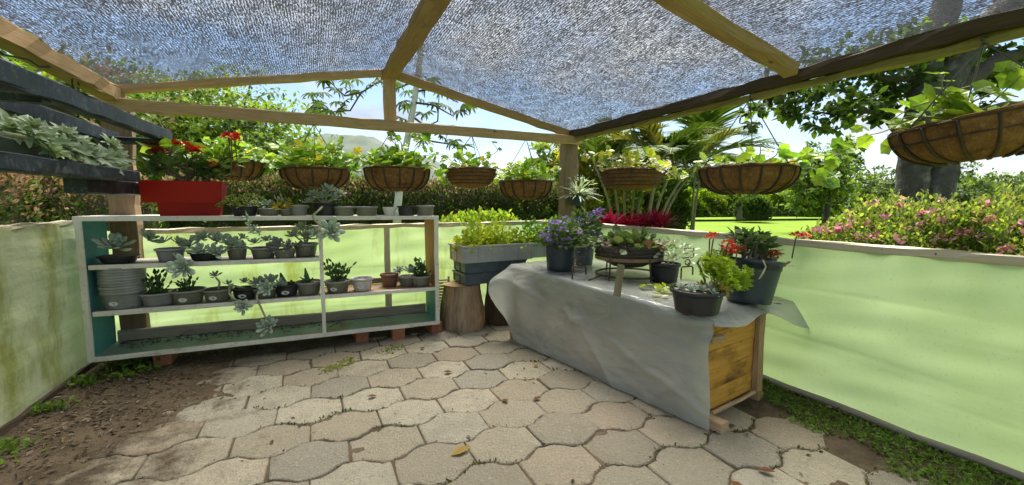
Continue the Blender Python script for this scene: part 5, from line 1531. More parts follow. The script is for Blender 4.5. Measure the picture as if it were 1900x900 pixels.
SALM = leafm('salmon_petal', [(.62, .32, .24), (.68, .44, .34)], .3, tcol=(1.2, 1, 1))
HEDGE_CORE = surf('hedge_core_dark', (.05, .045, .025), (.03, .04, .018), .95, 14, bmp=.6, dist=.04)
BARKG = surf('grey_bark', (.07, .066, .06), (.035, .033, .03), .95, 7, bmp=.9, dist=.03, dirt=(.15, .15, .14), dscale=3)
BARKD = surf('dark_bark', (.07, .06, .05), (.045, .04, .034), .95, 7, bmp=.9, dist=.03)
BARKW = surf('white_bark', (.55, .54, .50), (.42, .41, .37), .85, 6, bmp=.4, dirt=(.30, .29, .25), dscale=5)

def hedge(name, label, cat, pts, half, z0, hts, n, size, mats, pick, group=None, T=DIAM, amp=.16, seed=0, core_in=.2, flowers=None):
    """clipped or loose hedge along a polyline: solid dark core plus leaves all over its lumpy skin"""
    P_ = A(pts, float); seg = np.linalg.norm(np.diff(P_, axis=0), axis=1); cum = np.r_[0, np.cumsum(seg)]
    def along(s):
        q = np.stack([np.interp(s, cum, P_[:, k]) for k in range(2)], -1)
        i = np.clip(np.searchsorted(cum, s, side='right') - 1, 0, len(seg) - 1)
        d = (P_[1:] - P_[:-1])[i] / seg[i][:, None]
        return q, d
    t = thing(name, label, cat, (*P_.mean(0)[:2], z0), group)
    hs = A(hts, float)
    # cross-section angle a: 0 = low on one side, pi = low on the other, over the top
    def skin(s, a, inset):
        q, d = along(s); nrm = np.stack([d[:, 1], -d[:, 0]], -1)
        h = np.interp(s / cum[-1], np.linspace(0, 1, len(hs)), hs)
        ca, sa = np.cos(a), np.sin(a)
        ex = .55
        sxp = np.sign(ca) * np.abs(ca) ** ex; szp = np.abs(sa) ** ex
        endf = np.clip(np.minimum(s, cum[-1] - s) / (half * .9), 0, 1) ** .5
        off = half * sxp * (.55 + .45 * endf)
        pos = np.stack([q[:, 0] + nrm[:, 0] * off, q[:, 1] + nrm[:, 1] * off, z0 + (h - z0) * szp * (.75 + .25 * endf)], -1)
        out = norm(np.stack([nrm[:, 0] * ca, nrm[:, 1] * ca, sa * .9 + .05], -1))
        lm_ = amp * lump(pos, 1.5, seed) + amp * .5 * lump(pos, 4.2, seed + 1)
        return pos + out * (lm_ - inset)[:, None], out
    ns_, na = max(8, int(cum[-1] / .25)), 14
    S, Aq = np.meshgrid(np.linspace(.05, cum[-1] - .05, ns_), np.linspace(.02, math.pi - .02, na), indexing='ij')
    cp, _ = skin(S.ravel(), Aq.ravel(), core_in)
    m = MB(); fs = [(i * na + j, i * na + j + 1, (i + 1) * na + j + 1, (i + 1) * na + j) for i in range(ns_ - 1) for j in range(na - 1)]
    m.add(cp, fs, 0, None, True)
    m.f.append((A([list(range(na))]), A([0]), False)); m.f.append((A([list(range((ns_ - 1) * na, ns_ * na))]), A([0]), False))
    m.build('dark_core', HEDGE_CORE, t)  # solid core added in dark twig brown to block views through the leaves
    m = MB()
    s = rng.random(n) * cum[-1]; a = np.arccos(np.clip(rng.uniform(-1, 1, n) * 1.0, -1, 1)) * .96 + .06
    # leaves gather in clumps
    kc = max(1, n // 14); cs = rng.random(kc) * cum[-1]; ca_ = rng.random(kc) * math.pi; ci = rng.integers(0, kc, n)
    cl = rng.random(n) < .6
    s = np.where(cl, np.clip(cs[ci] + rng.normal(size=n) * .10, 0, cum[-1]), s); a = np.where(cl, np.clip(ca_[ci] + rng.normal(size=n) * .09, .03, math.pi - .03), a)
    pos, out = skin(s, a, 0); ins = rng.random(n) ** 1.6 * (core_in + .02) - .09 * (rng.random(n) ** 3) - np.where(cl, .05, 0)
    pos = pos - out * ins[:, None]
    d = norm(out + rdir(n) * .75 + A([0, 0, .35])); nr = norm(out * .8 + A([0, 0, .7]) + rdir(n) * .6)
    hh = (pos[:, 2] - z0) / max(hs.max() - z0, .1)
    m.scatter(T, pos, d, nr, size * rng.uniform(.6, 1.3, n), pick(hh, n))
    m.build('foliage', mats, t)
    if flowers:
        fm_, kf, sz, cnt = flowers
        m = MB(); s = rng.random(kf) * cum[-1]; a = rng.uniform(.35, 2.6, kf); pos, out = skin(s, a, -.03)
        for q, o in zip(pos, out):
            d = norm(o + rdir(cnt) * .8); m.scatter(ROUND, q + rdir(cnt) * sz * .6, d, norm(o + rdir(cnt) * .4), sz * rng.uniform(.7, 1.2, cnt), rng.integers(0, len(fm_)))
        m.build('blossom', fm_, t)
    return t
TL1_ = leafm('light_ground_shrub_leaf', [(.14, .25, .03), (.22, .33, .04), (.30, .38, .06)], .4)
def px_at(px, zc):  # ground point under a photo column at this depth
    p = at_d(px, 375, zc); return (p[0], p[1])

pick_r = lambda h, n: np.where(h + rng.normal(size=n) * .16 > .72, np.where(rng.random(n) < .8, 1, 0), 0)
hedge('hedge', 'coppery topped hedge beyond the left sheeting wall', 'hedge', [(-4.6, 1.5), (-4.4, 5.2), (-3.9, 8.4), (-2.6, 9.6)], .75, 0, [1.95, 1.98, 1.98, 1.9], 36000, .072, [HG, HR], pick_r, seed=2)
hedge('hedge', 'long dark green hedge with brownish top behind the shelf unit', 'hedge', [(-2.6, 10.1), (1.0, 10.3), (4.6, 10.0), (7.0, 9.4)], .7, 0, [1.95, 1.98, 1.95, 1.90, 1.72], 42000, .08, [HG, HR], lambda h, n: np.where(h + rng.normal(size=n) * .16 > .88, np.where(rng.random(n) < .75, 1, 0), 0), seed=4)
hedge('shrub', 'bright yellow green ground shrub just outside the back wall by the crates', 'shrub', [(1.7, 6.6), (3.3, 6.7)], .4, 0, [1.24, 1.30, 1.22], 3600, .075, [TL1_], lambda h, n: 0, T=OVAL, seed=6, amp=.1)
hedge('hedge', 'bright green clipped hedge across the sunny lawn', 'hedge', [px_at(1200, 36), px_at(1330, 37), px_at(1560, 40)], 1.6, 0, [2.1, 2.3, 2.2, 2.1], 20000, .27, [HB, HG], lambda h, n: np.where(rng.random(n) < .85, 0, 1), seed=7, amp=.35, core_in=.35)
hedge('shrub', 'rounded darker shrub standing in front of the bright lawn hedge', 'shrub', [px_at(1372, 33), px_at(1425, 33)], 1.1, 0, [1.75, 1.9, 1.6], 5200, .22, [HG], lambda h, n: 0, seed=8, amp=.2, core_in=.3)
hedge('hedge', 'low far hedge strip at the right end of the lawn', 'hedge', [px_at(1480, 46), px_at(1640, 48)], 1.2, 0, [2.0, 1.9], 5000, .34, [HB, HG], lambda h, n: np.where(rng.random(n) < .4, 0, 1), seed=9, amp=.3, core_in=.3)
hedge('azalea_bush', 'broad azalea bush with pink flowers beyond the right sheeting wall', 'bush', [(5.6, 3.45), (6.35, 2.1), (6.4, .6), (5.9, -1.2)], .95, 0, [1.28, 1.40, 1.36, 1.30], 48000, .050, [AZ, HG], lambda h, n: np.where(rng.random(n) < .85, 0, 1), seed=10, T=OVAL, amp=.24, core_in=.22, flowers=([PINK, SALM], 380, .05, 9))

# ------------------------------------------------------------------ trees
def crown(m, blobs, n, size, mats_w=(1,), T=DIAM, clump=.30, per=34, up=.3):
    """leaf clumps through the outer half of each blob, none in the gaps between"""
    vol = A([b[1] ** 2 for b in blobs]); vol = vol / vol.sum()
    for (c, r), f in zip(blobs, vol):
        k = max(2, int(n * f / per))
        d = rdir(k); q = A(c) + d * (r * rng.uniform(.55, 1.05, k) * (1 + .22 * lump(d, 2.6, c[0])))[:, None] * A([1, 1, .85])
        p = np.repeat(q, per, 0) + rng.normal(size=(k * per, 3)) * clump * r * A([.5, .5, .32])
        dd = np.repeat(d, per, 0)
        o = norm(dd * .7 + rdir(k * per) + A([0, 0, -.15])); nr = norm(A([0, 0, up + .5]) + dd * .5 + rdir(k * per) * .6)
        mi = np.repeat(rng.choice(len(mats_w), k, p=A(mats_w) / sum(mats_w)), per)
        m.scatter(T, p, o, nr, size * rng.uniform(.6, 1.3, k * per), mi)
def tree(name, label, base, trunk, blobs, n, size, mats, wts, bark, r0, T=DIAM, clump=.30, per=34, group=None, limbs=True):
    t = thing(name, label, 'tree', base, group)
    m = MB(); tp = A(trunk, float); k = len(tp)
    tt = np.linspace(0, k - 1, k * 4); q = np.stack([np.interp(tt, np.arange(k), tp[:, j]) for j in range(3)], 1)
    q[1:-1] = (q[:-2] + 2 * q[1:-1] + q[2:]) / 4
    m.tube(q, np.linspace(r0, r0 * .35, len(q)), 10, wob=.06)
    if limbs:
        for c, r in blobs:
            i = rng.integers(len(q) // 3, len(q)); m.tube(curve_pts(q[i], c, (0, 0, -.08 * r), 8, r * .03), np.linspace(r0 * .35, r0 * .08, 8), 6)
            for j in range(5):
                e = A(c) + rdir(1)[0] * r * .8; m.tube(curve_pts(A(c), e, (0, 0, .1 * r), 5, r * .03), np.linspace(r0 * .12, r0 * .03, 5), 5)
    m.build('trunk', bark, t)
    m = MB(); crown(m, blobs, n, size, wts, T, clump, per); m.build('crown', mats, t)
    return t
TL1 = leafm('light_tree_leaf', [(.13, .24, .03), (.20, .32, .04), (.27, .37, .06), (.09, .17, .025)], .42)  # light green of the leaf itself, varied at random
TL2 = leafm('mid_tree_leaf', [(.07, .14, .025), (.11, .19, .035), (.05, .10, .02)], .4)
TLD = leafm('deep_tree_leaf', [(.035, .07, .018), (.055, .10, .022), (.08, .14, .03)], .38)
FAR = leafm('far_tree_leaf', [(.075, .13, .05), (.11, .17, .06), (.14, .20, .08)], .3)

g = at_d(425, 375, 13)
bl = [(at_d(x, y, z), r) for x, y, z, r in ((300, 240, 12.5, 1.5), (380, 215, 13, 1.5), (455, 215, 13, 1.45), (330, 300, 12, 1.3), (420, 290, 12, 1.5), (510, 262, 13, 1.35), (545, 300, 12.6, 1.15), (480, 320, 12, 1.2), (250, 300, 12.5, 1.4), (585, 335, 12.5, .75), (260, 200, 13.5, 1.5), (430, 240, 11.8, 1.1))]
tree('broadleaf_tree', 'big dense sunlit tree rising behind the red planter', (g[0], g[1], 0), [(g[0], g[1], -.1), (g[0] + .1, g[1], 1.6), (g[0], g[1], 3.2)], bl, 20000, .17, [TL1, TL2], (4, 1), BARKD, .28, per=30)
g = at_d(60, 375, 8.5)
bl = [(at_d(x, y, z), r) for x, y, z, r in ((30, 210, 8.5, 1.2), (120, 200, 9, 1.2), (200, 190, 10, 1.3), (-60, 180, 8, 1.4), (110, 270, 9.5, 1.0), (20, 275, 9, .9))]
tree('broadleaf_tree', 'shady tree seen between the timbers of the dark hanging rack', (g[0], g[1], 0), [(g[0], g[1], -.1), (g[0] + .2, g[1] + .2, 2), (g[0] + .1, g[1], 4)], bl, 11000, .17, [TL2, TL1, HR], (4, 2, .6), BARKD, .25, per=30)
# umbrella leaved tree with the thin white trunk
zc = 9.0
tp = [at_d(x, y, zc) for x, y in ((731, 420), (738, 385), (742, 340), (748, 300), (755, 262), (762, 225), (770, 180), (778, 120), (784, 60), (790, 0))]
tp[0] = A([tp[0][0], tp[0][1], -.05])
t = thing('white_trunk_tree', 'slender white trunked tree with umbrella leaves behind the king post', 'tree', (tp[0][0], tp[0][1], 0))
m = MB(); q = A(tp); m.tube(q, np.interp(np.linspace(0, 1, len(q)), [0, .15, 1], [.11, .075, .06]), 9, wob=.05); m.build('trunk', BARKW, t)
bpts = [[(770, 150), (728, 168), (705, 150), (670, 172), (650, 205), (615, 208), (602, 195)], [(668, 172), (640, 178), (620, 160)], [(764, 215), (790, 235), (812, 225), (815, 170)], [(762, 230), (830, 250), (825, 265)], [(770, 170), (800, 165), (850, 190)], [(768, 190), (805, 195), (840, 215)], [(758, 252), (800, 262), (850, 270)]]
m = MB()
for bp in bpts: m.tube([at_d(x, y, zc + rng.normal() * .05) for x, y in bp], np.linspace(.028, .012, len(bp)), 5)
m.build('branch', BARKD, t)
UML = leafm('umbrella_leaf', [(.045, .085, .03), (.07, .12, .04), (.10, .15, .05)], .35)
m = MB()
NL = oval(.13, .05, .32)
lp = [(600, 150), (612, 148), (640, 152), (660, 150), (598, 175), (620, 168), (655, 172), (575, 178), (590, 190), (640, 190), (600, 205), (630, 205), (575, 208), (608, 212), (690, 155), (705, 145), (720, 160), (740, 155), (755, 165), (790, 160), (800, 150), (745, 185), (755, 195), (775, 180), (815, 170), (835, 180), (860, 190), (872, 193), (800, 190), (830, 195), (850, 205), (785, 205), (790, 210), (820, 230), (835, 235), (815, 250), (840, 262), (850, 268), (785, 258), (775, 250), (860, 272), (695, 140), (775, 140), (640, 165), (620, 185), (845, 262), (740, 212)]
for x, y in lp:
    c = at_d(x + rng.normal() * 3, y + rng.normal() * 3, zc + rng.normal() * .35); k = 10; a = np.arange(k) / k * 6.283 + rng.random()
    ax = norm(A([rng.normal() * .4, rng.normal() * .4, 1.0])); Fm = frame(ax)
    d = np.cos(a)[:, None] * Fm[:, 0] + np.sin(a)[:, None] * Fm[:, 1] - ax * .15
    m.scatter(NL, np.tile(c, (k, 1)), d, ax + d * .15, .23 * rng.uniform(.75, 1.2, k), 0)
m.build('crown', UML, t)

# areca palms
def frond(m, p0, d0, L_, droop, mi, nl=34, lw=.32):
    n_ = 14; t = np.linspace(0, 1, n_); d0 = norm(d0)
    hor = norm(A([d0[0], d0[1], 0]) + 1e-6)
    pts = p0 + d0 * L_ * t[:, None] + A([0, 0, -1]) * (droop * L_ * t ** 2.2)[:, None] + hor * (droop * .35 * L_ * t ** 2)[:, None]
    m.tube(pts, np.linspace(.016, .004, n_), 5, 2, False)
    tg = norm(np.gradient(pts, axis=0)); side = norm(np.cross(tg, A([0, 0, 1.0]))); upv = np.cross(side, tg)
    tt = np.linspace(.16, 1, nl)
    P_ = np.stack([np.interp(tt, t, pts[:, k]) for k in range(3)], 1); G = np.stack([np.interp(tt, t, tg[:, k]) for k in range(3)], 1)
    S_ = np.stack([np.interp(tt, t, side[:, k]) for k in range(3)], 1); U_ = np.stack([np.interp(tt, t, upv[:, k]) for k in range(3)], 1)
    ll = L_ * lw * np.sin(np.clip(tt * 1.05, 0, 1) * math.pi * .86 + .25) 
    for sg in (-1, 1):
        m.scatter(blade(.045, .30, 3), P_, norm(S_ * sg + G * .75 + U_ * .35 + rng.normal(size=P_.shape) * .07), norm(U_ - S_ * sg * .3), np.abs(ll) * rng.uniform(.85, 1.1, nl), mi)
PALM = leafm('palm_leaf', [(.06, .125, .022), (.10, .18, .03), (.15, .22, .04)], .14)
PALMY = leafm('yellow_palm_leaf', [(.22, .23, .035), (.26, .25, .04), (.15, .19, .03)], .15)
PSTEM = surf('ringed_palm_stem', (.20, .20, .08), (.13, .14, .06), .7, 9, bmp=.3, dirt=(.28, .24, .11), dscale=4)
def palm(label, px, zc, stems):
    g = at_d(px, 375, zc); t = thing('palm', label, 'palm', (g[0], g[1], 0), 'palms beyond the right corner post')
    cr = MB()
    for (bx, tx, ty, nf, L_) in stems:
        b = at_d(bx, 420, zc + rng.normal() * .25); b = A([b[0], b[1], -.05]); e = at_d(tx, ty, zc + rng.normal() * .4)
        sm_ = MB(); sm_.tube(curve_pts(b, e, RT * (bx - tx) * .0006 * zc, 9), np.linspace(.034, .024, 9), 7, wob=.03); sm_.build('stem', PSTEM, t)
        for i in range(nf):
            a = i * 2.4 + rng.random(); el = R(rng.uniform(28, 80))
            frond(cr, e, A([math.cos(a) * math.cos(el), math.sin(a) * math.cos(el), math.sin(el)]), L_ * rng.uniform(.75, 1.15), rng.uniform(.35, .7), int(rng.random() < .25))
    cr.build('crown', [PALM, PALMY, PSTEM], t)
palm('yellowish clumping palm right behind the corner post and ringed basket', 1160, 8.6, [(1150, 1130, 300, 7, 1.3), (1160, 1155, 280, 7, 1.3), (1140, 1105, 310, 6, 1.2), (1172, 1185, 295, 7, 1.3), (1180, 1200, 320, 6, 1.1)])
palm('taller clumping palm with leaning canes beside the red bromeliads', 1225, 8.2, [(1205, 1225, 300, 7, 1.4), (1212, 1250, 310, 7, 1.3), (1220, 1275, 318, 7, 1.3), (1228, 1300, 300, 8, 1.5), (1200, 1215, 335, 6, 1.1)])
palm('dark drooping palm with the tallest feathery fronds under the right eave', 1325, 10.5, [(1290, 1310, 290, 11, 2.3), (1285, 1290, 318, 7, 1.8)])
# the plants that crowd round the palms
CRO = leafm('golden_croton_leaf', [(.42, .36, .04), (.50, .40, .05), (.34, .36, .05), (.22, .30, .04)], .4)
g = at_d(1085, 375, 9.6)
tree('golden_shrub', 'golden leaved shrub tree just right of the corner post', (g[0], g[1], 0), [(g[0], g[1], -.05), (g[0], g[1], 1.3), (g[0] + .1, g[1], 2.2)], [(at_d(x, y, 9.6), r) for x, y, r in ((1085, 300, .55), (1110, 330, .5), (1065, 330, .45), (1130, 290, .5), (1100, 365, .5), (1150, 350, .5))], 4200, .13, [CRO, TL1, TL2], (3, 2, 1), BARKD, .07, T=OVAL)
g = at_d(1015, 375, 14)
tree('broadleaf_tree', 'small light green tree left of the corner post', (g[0], g[1], 0), [(g[0], g[1], -.05), (g[0], g[1], 1.4), (g[0] + .1, g[1], 2.5)], [(at_d(x, y, 14), r) for x, y, r in ((1015, 290, .6), (1035, 270, .6), (1005, 320, .7), (1045, 310, .7), (990, 340, .6))], 2600, .17, [TL1, CRO], (4, 1), BARKD, .09, per=24)
hedge('shrub', 'tangle of green shrubs at the feet of the palms', 'shrub', [px_at(1060, 11), px_at(1170, 11.5), px_at(1260, 12)], .8, 0, [1.9, 2.1, 1.8], 7000, .13, [TL2, TL1], lambda h, n: np.where(rng.random(n) < .5, 0, 1), T=OVAL, seed=12, amp=.35)
BRO = leafm('crimson_blade', [(.36, .010, .045), (.50, .022, .085), (.28, .010, .045), (.44, .04, .09)], .35, .35, tcol=(1.3, .8, .9))
t = thing('bromeliad', 'clump of crimson bromeliads just outside the right wall below the palms', 'bromeliad', (*px_at(1180, 7.6), 0))
m = MB()
for x in np.linspace(1126, 1234, 13):
    c = at_d(x, 425 + rng.normal() * 3, 7.6 + rng.normal() * .25); c[2] = .98 + rng.random() * .1; n_ = 30; d = rdir(n_); d[:, 2] = np.abs(d[:, 2]) * .9 + .25
    m.scatter(blade(.075, .35), np.tile(c, (n_, 1)), norm(d), norm(A([0, 0, 1]) + rdir(n_) * .3), rng.uniform(.26, .40, n_), 0)
m.build('blades', BRO, t)
m = MB()
for x in np.linspace(1126, 1234, 13):
    c = at_d(x, 425, 7.6); n_ = 24; d = rdir(n_); d[:, 2] = np.abs(d[:, 2]) + .8
    m.scatter(blade(.06, .25), np.tile(A([c[0], c[1], 0.0]), (n_, 1)) + rng.normal(size=(n_, 3)) * A([.08, .08, 0]), norm(d), norm(A([0, 0, 1]) + rdir(n_) * .3), rng.uniform(.6, .9, n_), 0)
m.build('lower_leaves', TLD, t)

# the big forked tree
zc = 8.6
t = thing('forked_tree', 'big forked grey tree with dark spreading limbs behind the largest hanging basket', 'tree', (*px_at(1715, zc), 0))
m = MB()
def limb(pts, r0, r1, mat=0, sides=10):
    q = A([at_d(*p) if len(p) == 3 else at_d(p[0], p[1], zc) for p in pts]); k = len(q); tt = np.linspace(0, k - 1, k * 4)
    s_ = np.stack([np.interp(tt, np.arange(k), q[:, j]) for j in range(3)], 1)
    for _ in range(2): s_[1:-1] = (s_[:-2] + 2 * s_[1:-1] + s_[2:]) / 4
    m.tube(s_, np.linspace(r0, r1, len(s_)), sides, mat, wob=.07)
limb([(1690, 520), (1691, 355), (1697, 290), (1706, 230), (1712, 180), (1718, 120), (1740, 60), (1770, -30)], .27, .24)
limb([(1738, 520), (1735, 355), (1745, 300), (1748, 230), (1752, 170), (1775, 110), (1830, 50), (1900, -20)], .31, .24)
m.build('trunk', BARKG, t); m = MB()
limb([(1712, 200), (1680, 240), (1662, 240), (1640, 200), (1600, 180), (1560, 165), (1500, 175)], .10, .02, sides=7)
limb([(1716, 140), (1650, 150), (1590, 130), (1520, 110), (1440, 120)], .09, .02, sides=7)
limb([(1700, 250), (1665, 250), (1640, 215), (1610, 205), (1560, 215), (1500, 205)], .07, .015, sides=7)
limb([(1755, 170), (1800, 150), (1850, 110), (1920, 95)], .20, .10, sides=8)
limb([(1760, 150), (1800, 100), (1840, 60), (1860, 10)], .20, .10, sides=8)
limb([(1752, 230), (1810, 210), (1870, 190), (1940, 200)], .09, .03, sides=7)
limb([(1765, 130), (1850, 130), (1900, 150)], .07, .02, sides=7)
m.build('limb', BARKD, t)
m = MB()
bl = [(at_d(x, y, zc + dz), r) for x, y, r, dz in ((1490, 190, .42, 0), (1540, 180, .42, .4), (1590, 190, .40, -.3), (1560, 215, .3, 0), (1430, 200, .35, .4), (1400, 215, .3, 0), (1625, 165, .5, .4), (1660, 140, .5, 0), (1690, 110, .5, .3), (1470, 140, .5, -.2), (1550, 120, .5, .3), (1620, 110, .5, 0), (1730, 80, .55, 0), (1640, 200, .35, 0), (1800, 80, .5, .5), (1860, 130, .42, .4), (1880, 60, .5, 0), (1820, 140, .35, .6), (1520, 225, .25, 0), (1830, 180, .3, .5), (1460, 225, .25, .3))]
crown(m, bl, 3900, .17, (5, 2, 1), OVAL, .34, 13); m.build('crown', [TLD, TL2, TL1], t)

# middle distance and far trees on the right
g = at_d(1535, 375, 22)
tree('broadleaf_tree', 'rounded mid distance tree under the right end of the wide shallow basket', (g[0], g[1], 0), [(g[0], g[1], -.1), (g[0], g[1], 1.4), (g[0] + .2, g[1], 3)], [(at_d(x, y, 22 + rng.normal() * .6), r) for x, y, r in ((1500, 325, 1.0), (1535, 310, 1.1), (1565, 295, .9), (1520, 290, .8), (1550, 340, 1.0), (1485, 350, .9), (1580, 275, .6), (1590, 320, .5), (1525, 372, .9), (1555, 378, .8), (1495, 380, .7))], 5200, .25, [TL2, TL1], (2, 2), BARKD, .2, per=22)
fars = [(1605, 345, 60, 2.6, 'rounded far tree right of the concrete post'), (1640, 335, 62, 3.0, 'far tree left of the big forked trunk'), (1672, 345, 58, 2.2, 'far tree touching the left side of the big forked trunk'),
        (1775, 345, 48, 2.4, 'lighter far tree directly right of the forked trunk'), (1800, 330, 60, 2.6, 'taller far tree under the middle of the largest basket'), (1840, 352, 66, 2.6, 'low far tree below the largest basket, second from the right edge'), (1880, 345, 60, 3.0, 'far tree at the right edge of the view'),
        (1580, 352, 70, 2.2, 'low far tree just behind the concrete post'), (1925, 340, 64, 3.2, 'far tree cut by the right edge of the view')]
for x, y, zz3, r, lab in fars:
    g = at_d(x, 375, zz3); c = at_d(x, y + 6, zz3)
    tree('far_tree', lab, (g[0], g[1], 0), [(g[0], g[1], -.1), (g[0], g[1], 1.2), (c[0], c[1], c[2])], [(c + A([dx * r, dy * r, dz * r]), r * q) for dx, dy, dz, q in ((0, 0, .1, .8), (.7, .2, -.4, .7), (-.7, -.2, -.4, .7), (.2, .5, .6, .5), (-.3, -.4, -.7, .8), (.5, -.2, -.9, .8))], 1500, .6, [FAR, TL1], (4, 1), BARKD, .25, group='distant trees beyond the lawn', per=20)
for x0, x1, zz3, h, lab in ((300, 1000, 45, 3.2, 'far belt of trees closing the view behind the back hedge'), (1000, 1560, 52, 4.6, 'far belt of trees behind the bright lawn hedge'), (1540, 2100, 80, 5.2, 'far belt of trees along the horizon on the right')):
    hedge('tree_belt', lab, 'tree belt', [px_at(x, zz3) for x in np.linspace(x0, x1, 6)], 2.5, 0, list(h * (.75 + .35 * rng.random(9))), 7000, .75, [FAR, TL2], lambda h, n: np.where(rng.random(n) < .7, 0, 1), seed=x0, amp=1.0, core_in=.7)
p = at_d(1573, 375, 34)
t = thing('concrete_post', 'thin pale concrete post standing between hedge and far trees', 'post', (p[0], p[1], 0))
m = MB(); e = at_d(1578, 338, 34); b = A([p[0] - .25, p[1], -.05]); m.beam(b, e, .28, .24, up=(0, 1, 0), bev=.03); m.build('shaft', surf('pale_concrete', (.46, .44, .40), (.38, .36, .33), .9, 5), t)
m = MB(); m.beam(e, e + A([0, 0, .06]), .34, .30, up=(0, 1, 0), bev=.03); m.build('cap', surf('pale_concrete_cap', (.46, .44, .40), (.38, .36, .33), .9, 5), t)

# ================================================================== ground cover and litter
WEED = leafm('weed_leaf', [(.15, .30, .045), (.22, .39, .06), (.33, .52, .10), (.11, .22, .04), (.22, .22, .08)], .4)
BLG = leafm('grass_blade', [(.22, .38, .05), (.30, .48, .07), (.16, .30, .04)], .4)
def cover(name, mats, pts_fn, n, size, bladefrac=.4):
    m = MB(); p = pts_fn(n); p = np.c_[p, np.maximum(soil_z(p[:, 0], p[:, 1]), -.01)]
    k = int(n * bladefrac)
    d = rdir(k); d[:, 2] = np.abs(d[:, 2]) + .7
    m.scatter(blade(.07, .3, 3), p[:k], norm(d), rdir(k), size * rng.uniform(.8, 1.9, k), 1)
    q = p[k:]; j = len(q); d = rdir(j); d[:, 2] = np.abs(d[:, 2]) * .5 + .1
    m.scatter(OVAL, q + A([0, 0, 1]) * rng.random(j)[:, None] * size * .9, norm(d), norm(A([0, 0, 1]) + rdir(j) * .5), size * rng.uniform(.6, 1.3, j), 0)
    return kind(m.build(name, mats), 'stuff')
def strip_r(n):
    y = rng.uniform(.35, 2.75, n * 3); x = rng.uniform(2.85, 3.55, n * 3)
    keep = (x > 2.93 + .10 * lump(np.stack([x, y, 0 * x], -1), 3.2, 1) - .12 * (y < 1.2)) & ~((y > 1.75) & (x < 3.02))
    return np.stack([x, y], 1)[keep][:n]
cover('ground_weeds', [WEED, BLG], strip_r, 7000, .027, .45)
def strip_l(n):
    y = rng.uniform(1.6, 5.0, n * 4); q = lump(np.stack([y * 0, y, 0 * y], -1), 3.1, 2); x = -1.84 + np.abs(rng.normal(size=n * 4)) * (.10 + .10 * np.clip(q, 0, 1))
    return np.stack([x, y], 1)[(q > -.15) & (x < -1.45)][:n]
cover('wall_weeds', [WEED, BLG], strip_l, 900, .042, .5)
def outer(n):
    x = rng.uniform(3.4, 4.6, n); return np.stack([x, rng.uniform(-.5, 5.5, n)], 1)
m = MB(); n = 12000
x = np.r_[rng.uniform(-1.85, 3.3, n // 2), rng.uniform(-1.8, -.4, n - n // 2)]; y = rng.uniform(1.0, 5.0, n); cv = soil_cover(x, y); keep = rng.random(n) < cv * .9 + .02
p = np.c_[x, y, soil_z(x, y) + .004][keep]; k = len(p)
m.scatter(oval(.3, .1, -.1), p, norm(rdir(k) * A([1, 1, .25])), norm(A([0, 0, 1]) + rdir(k) * .4), rng.uniform(.008, .05, k), 0, rng.uniform(.25, 1.0, k))
kind(m.build('leaf_litter', leafm('litter', [(.10, .07, .045), (.18, .13, .08), (.30, .24, .17), (.07, .05, .035), (.40, .34, .25)], 0)), 'stuff')
jp = np.concatenate(JP); k = 2600
q = jp[rng.integers(0, len(jp), k)] + rng.normal(size=(k, 2)) * .006
m = MB(); m.scatter(oval(.3, .1, -.1), np.c_[q, np.full(k, -.003) + rng.random(k) * .006], norm(rdir(k) * A([1, 1, .3])), norm(A([0, 0, 1]) + rdir(k) * .5), rng.uniform(.006, .024, k), 0, rng.uniform(.3, 1, k))
kind(m.build('joint_litter', leafm('joint_crumbs', [(.13, .085, .045), (.20, .12, .06), (.09, .07, .04), (.26, .19, .10)], 0)), 'stuff')
k = 900; q = jp[rng.integers(0, len(jp), k * 4)]; q = q[(lump(np.c_[q, 0 * q[:, 0]], 1.6, 3) > .35) | (q[:, 0] > 2.3)][:k]; q = q + rng.normal(size=q.shape) * .010; k = len(q)
m = MB(); d = rdir(k); d[:, 2] = np.abs(d[:, 2]) + .2; m.scatter(OVAL, np.c_[q, np.full(k, -.002)], norm(d), rdir(k), rng.uniform(.012, .032, k), 0)
kind(m.build('joint_moss', leafm('joint_green', [(.10, .15, .03), (.16, .22, .04), (.08, .11, .03)], .2)), 'stuff')
k = 420; x = rng.uniform(SL + .1, DX + .2, k); y = SBY - .04 - np.abs(rng.normal(size=k)) * .14; keep = y > FY + .1; x, y = x[keep], y[keep]; k = len(x)
m = MB(); m.scatter(oval(.3, .1, -.1), np.c_[x, y, ZB(x) + .004], norm(rdir(k) * A([1, 1, .2])), norm(A([0, 0, 1]) + rdir(k) * .4), rng.uniform(.01, .045, k), 0, rng.uniform(.3, 1, k))
kind(m.build('board_litter', leafm('board_crumbs', [(.16, .10, .06), (.26, .18, .11), (.10, .07, .05), (.36, .28, .20)], 0)), 'stuff')
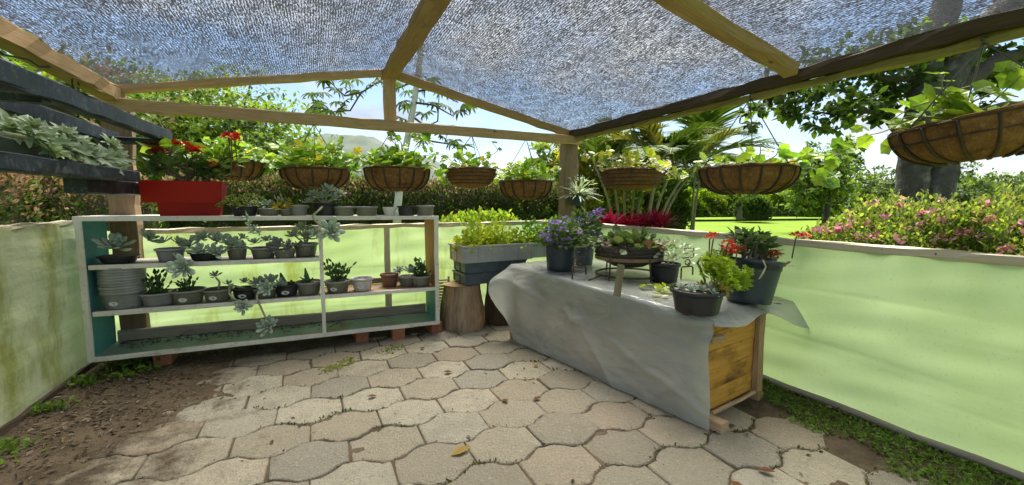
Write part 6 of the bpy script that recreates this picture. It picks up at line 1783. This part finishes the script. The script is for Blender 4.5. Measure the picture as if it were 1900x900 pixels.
# small green growth on soil under the shelf
cover('bed_weeds', [WEED, BLG], lambda n: np.stack([rng.uniform(-1.75, -1.25, n), rng.uniform(4.45, 4.9, n)], 1), 220, .05, .3)

def leaf_on_ground(px, py, size, mat, lab, name='fallen_leaf', group=None, T=None):
    p = at_z(px, py, .004); m = MB()
    a = rng.random() * 6.28
    m.scatter(T or oval(.30, .14, -.12), p + A([0, 0, .004]), A([math.cos(a), math.sin(a), .05]), (0, 0, 1), size, 0)
    tag(m.build(name, mat, None, p), lab, 'leaf', group)
LY = leafm('yellow_fallen_leaf', [(.55, .38, .10)], .2); LB = leafm('brown_fallen_leaf', [(.20, .085, .04), (.26, .12, .055), (.15, .065, .035)], .1); LG = leafm('limegreen_moss', [(.26, .34, .03), (.32, .38, .04)], .2)
m = MB(); p = at_z(862, 840, .004)
m.scatter(oval(.24, .10, -.10), p + A([-.09, 0, .004]), norm(A([1, .12, .04])), (0, 0, 1), .135, 0); tag(m.build('fallen_leaf', LY, None, p), 'large yellow leaf lying alone on the middle pavers', 'leaf')
leaf_on_ground(1500, 757, .10, leafm('pale_yellow_leaf', [(.62, .50, .16)], .2), 'round pale yellow leaf in the green weeds by the right wall', T=ROUND)
leaf_on_ground(990, 682, .06, LY, 'small yellow leaf on a paver close to the plastic sheet')
leaf_on_ground(80, 765, .12, leafm('pink_fallen_leaf', [(.45, .20, .13)], .2), 'pinkish fallen leaf among the weeds at the foot of the left wall')
for x, y in ((783, 645), (840, 691), (934, 741), (988, 743), (1405, 872), (1370, 895), (700, 735), (905, 620)):
    leaf_on_ground(x, y, .065 + rng.random() * .03, LB, 'small curled brown leaf lying on the pavers', group='brown leaves on the pavers')
m = MB()
for x, y in ((618, 683), (640, 673), (725, 648), (718, 655), (732, 645), (612, 685), (645, 670)):
    c = at_z(x, y, .004); k = 46; q = c + rng.normal(size=(k, 3)) * A([.045, .035, .002])
    m.scatter(ROUND, q, norm(rdir(k) * A([1, 1, .3]) + A([0, 0, .2])), A([0, 0, 1]), .022, 0)
kind(m.build('moss', LG), 'stuff')

for o in bpy.data.objects:
    for key in ('_w', '_local'):
        if key in o: del o[key]
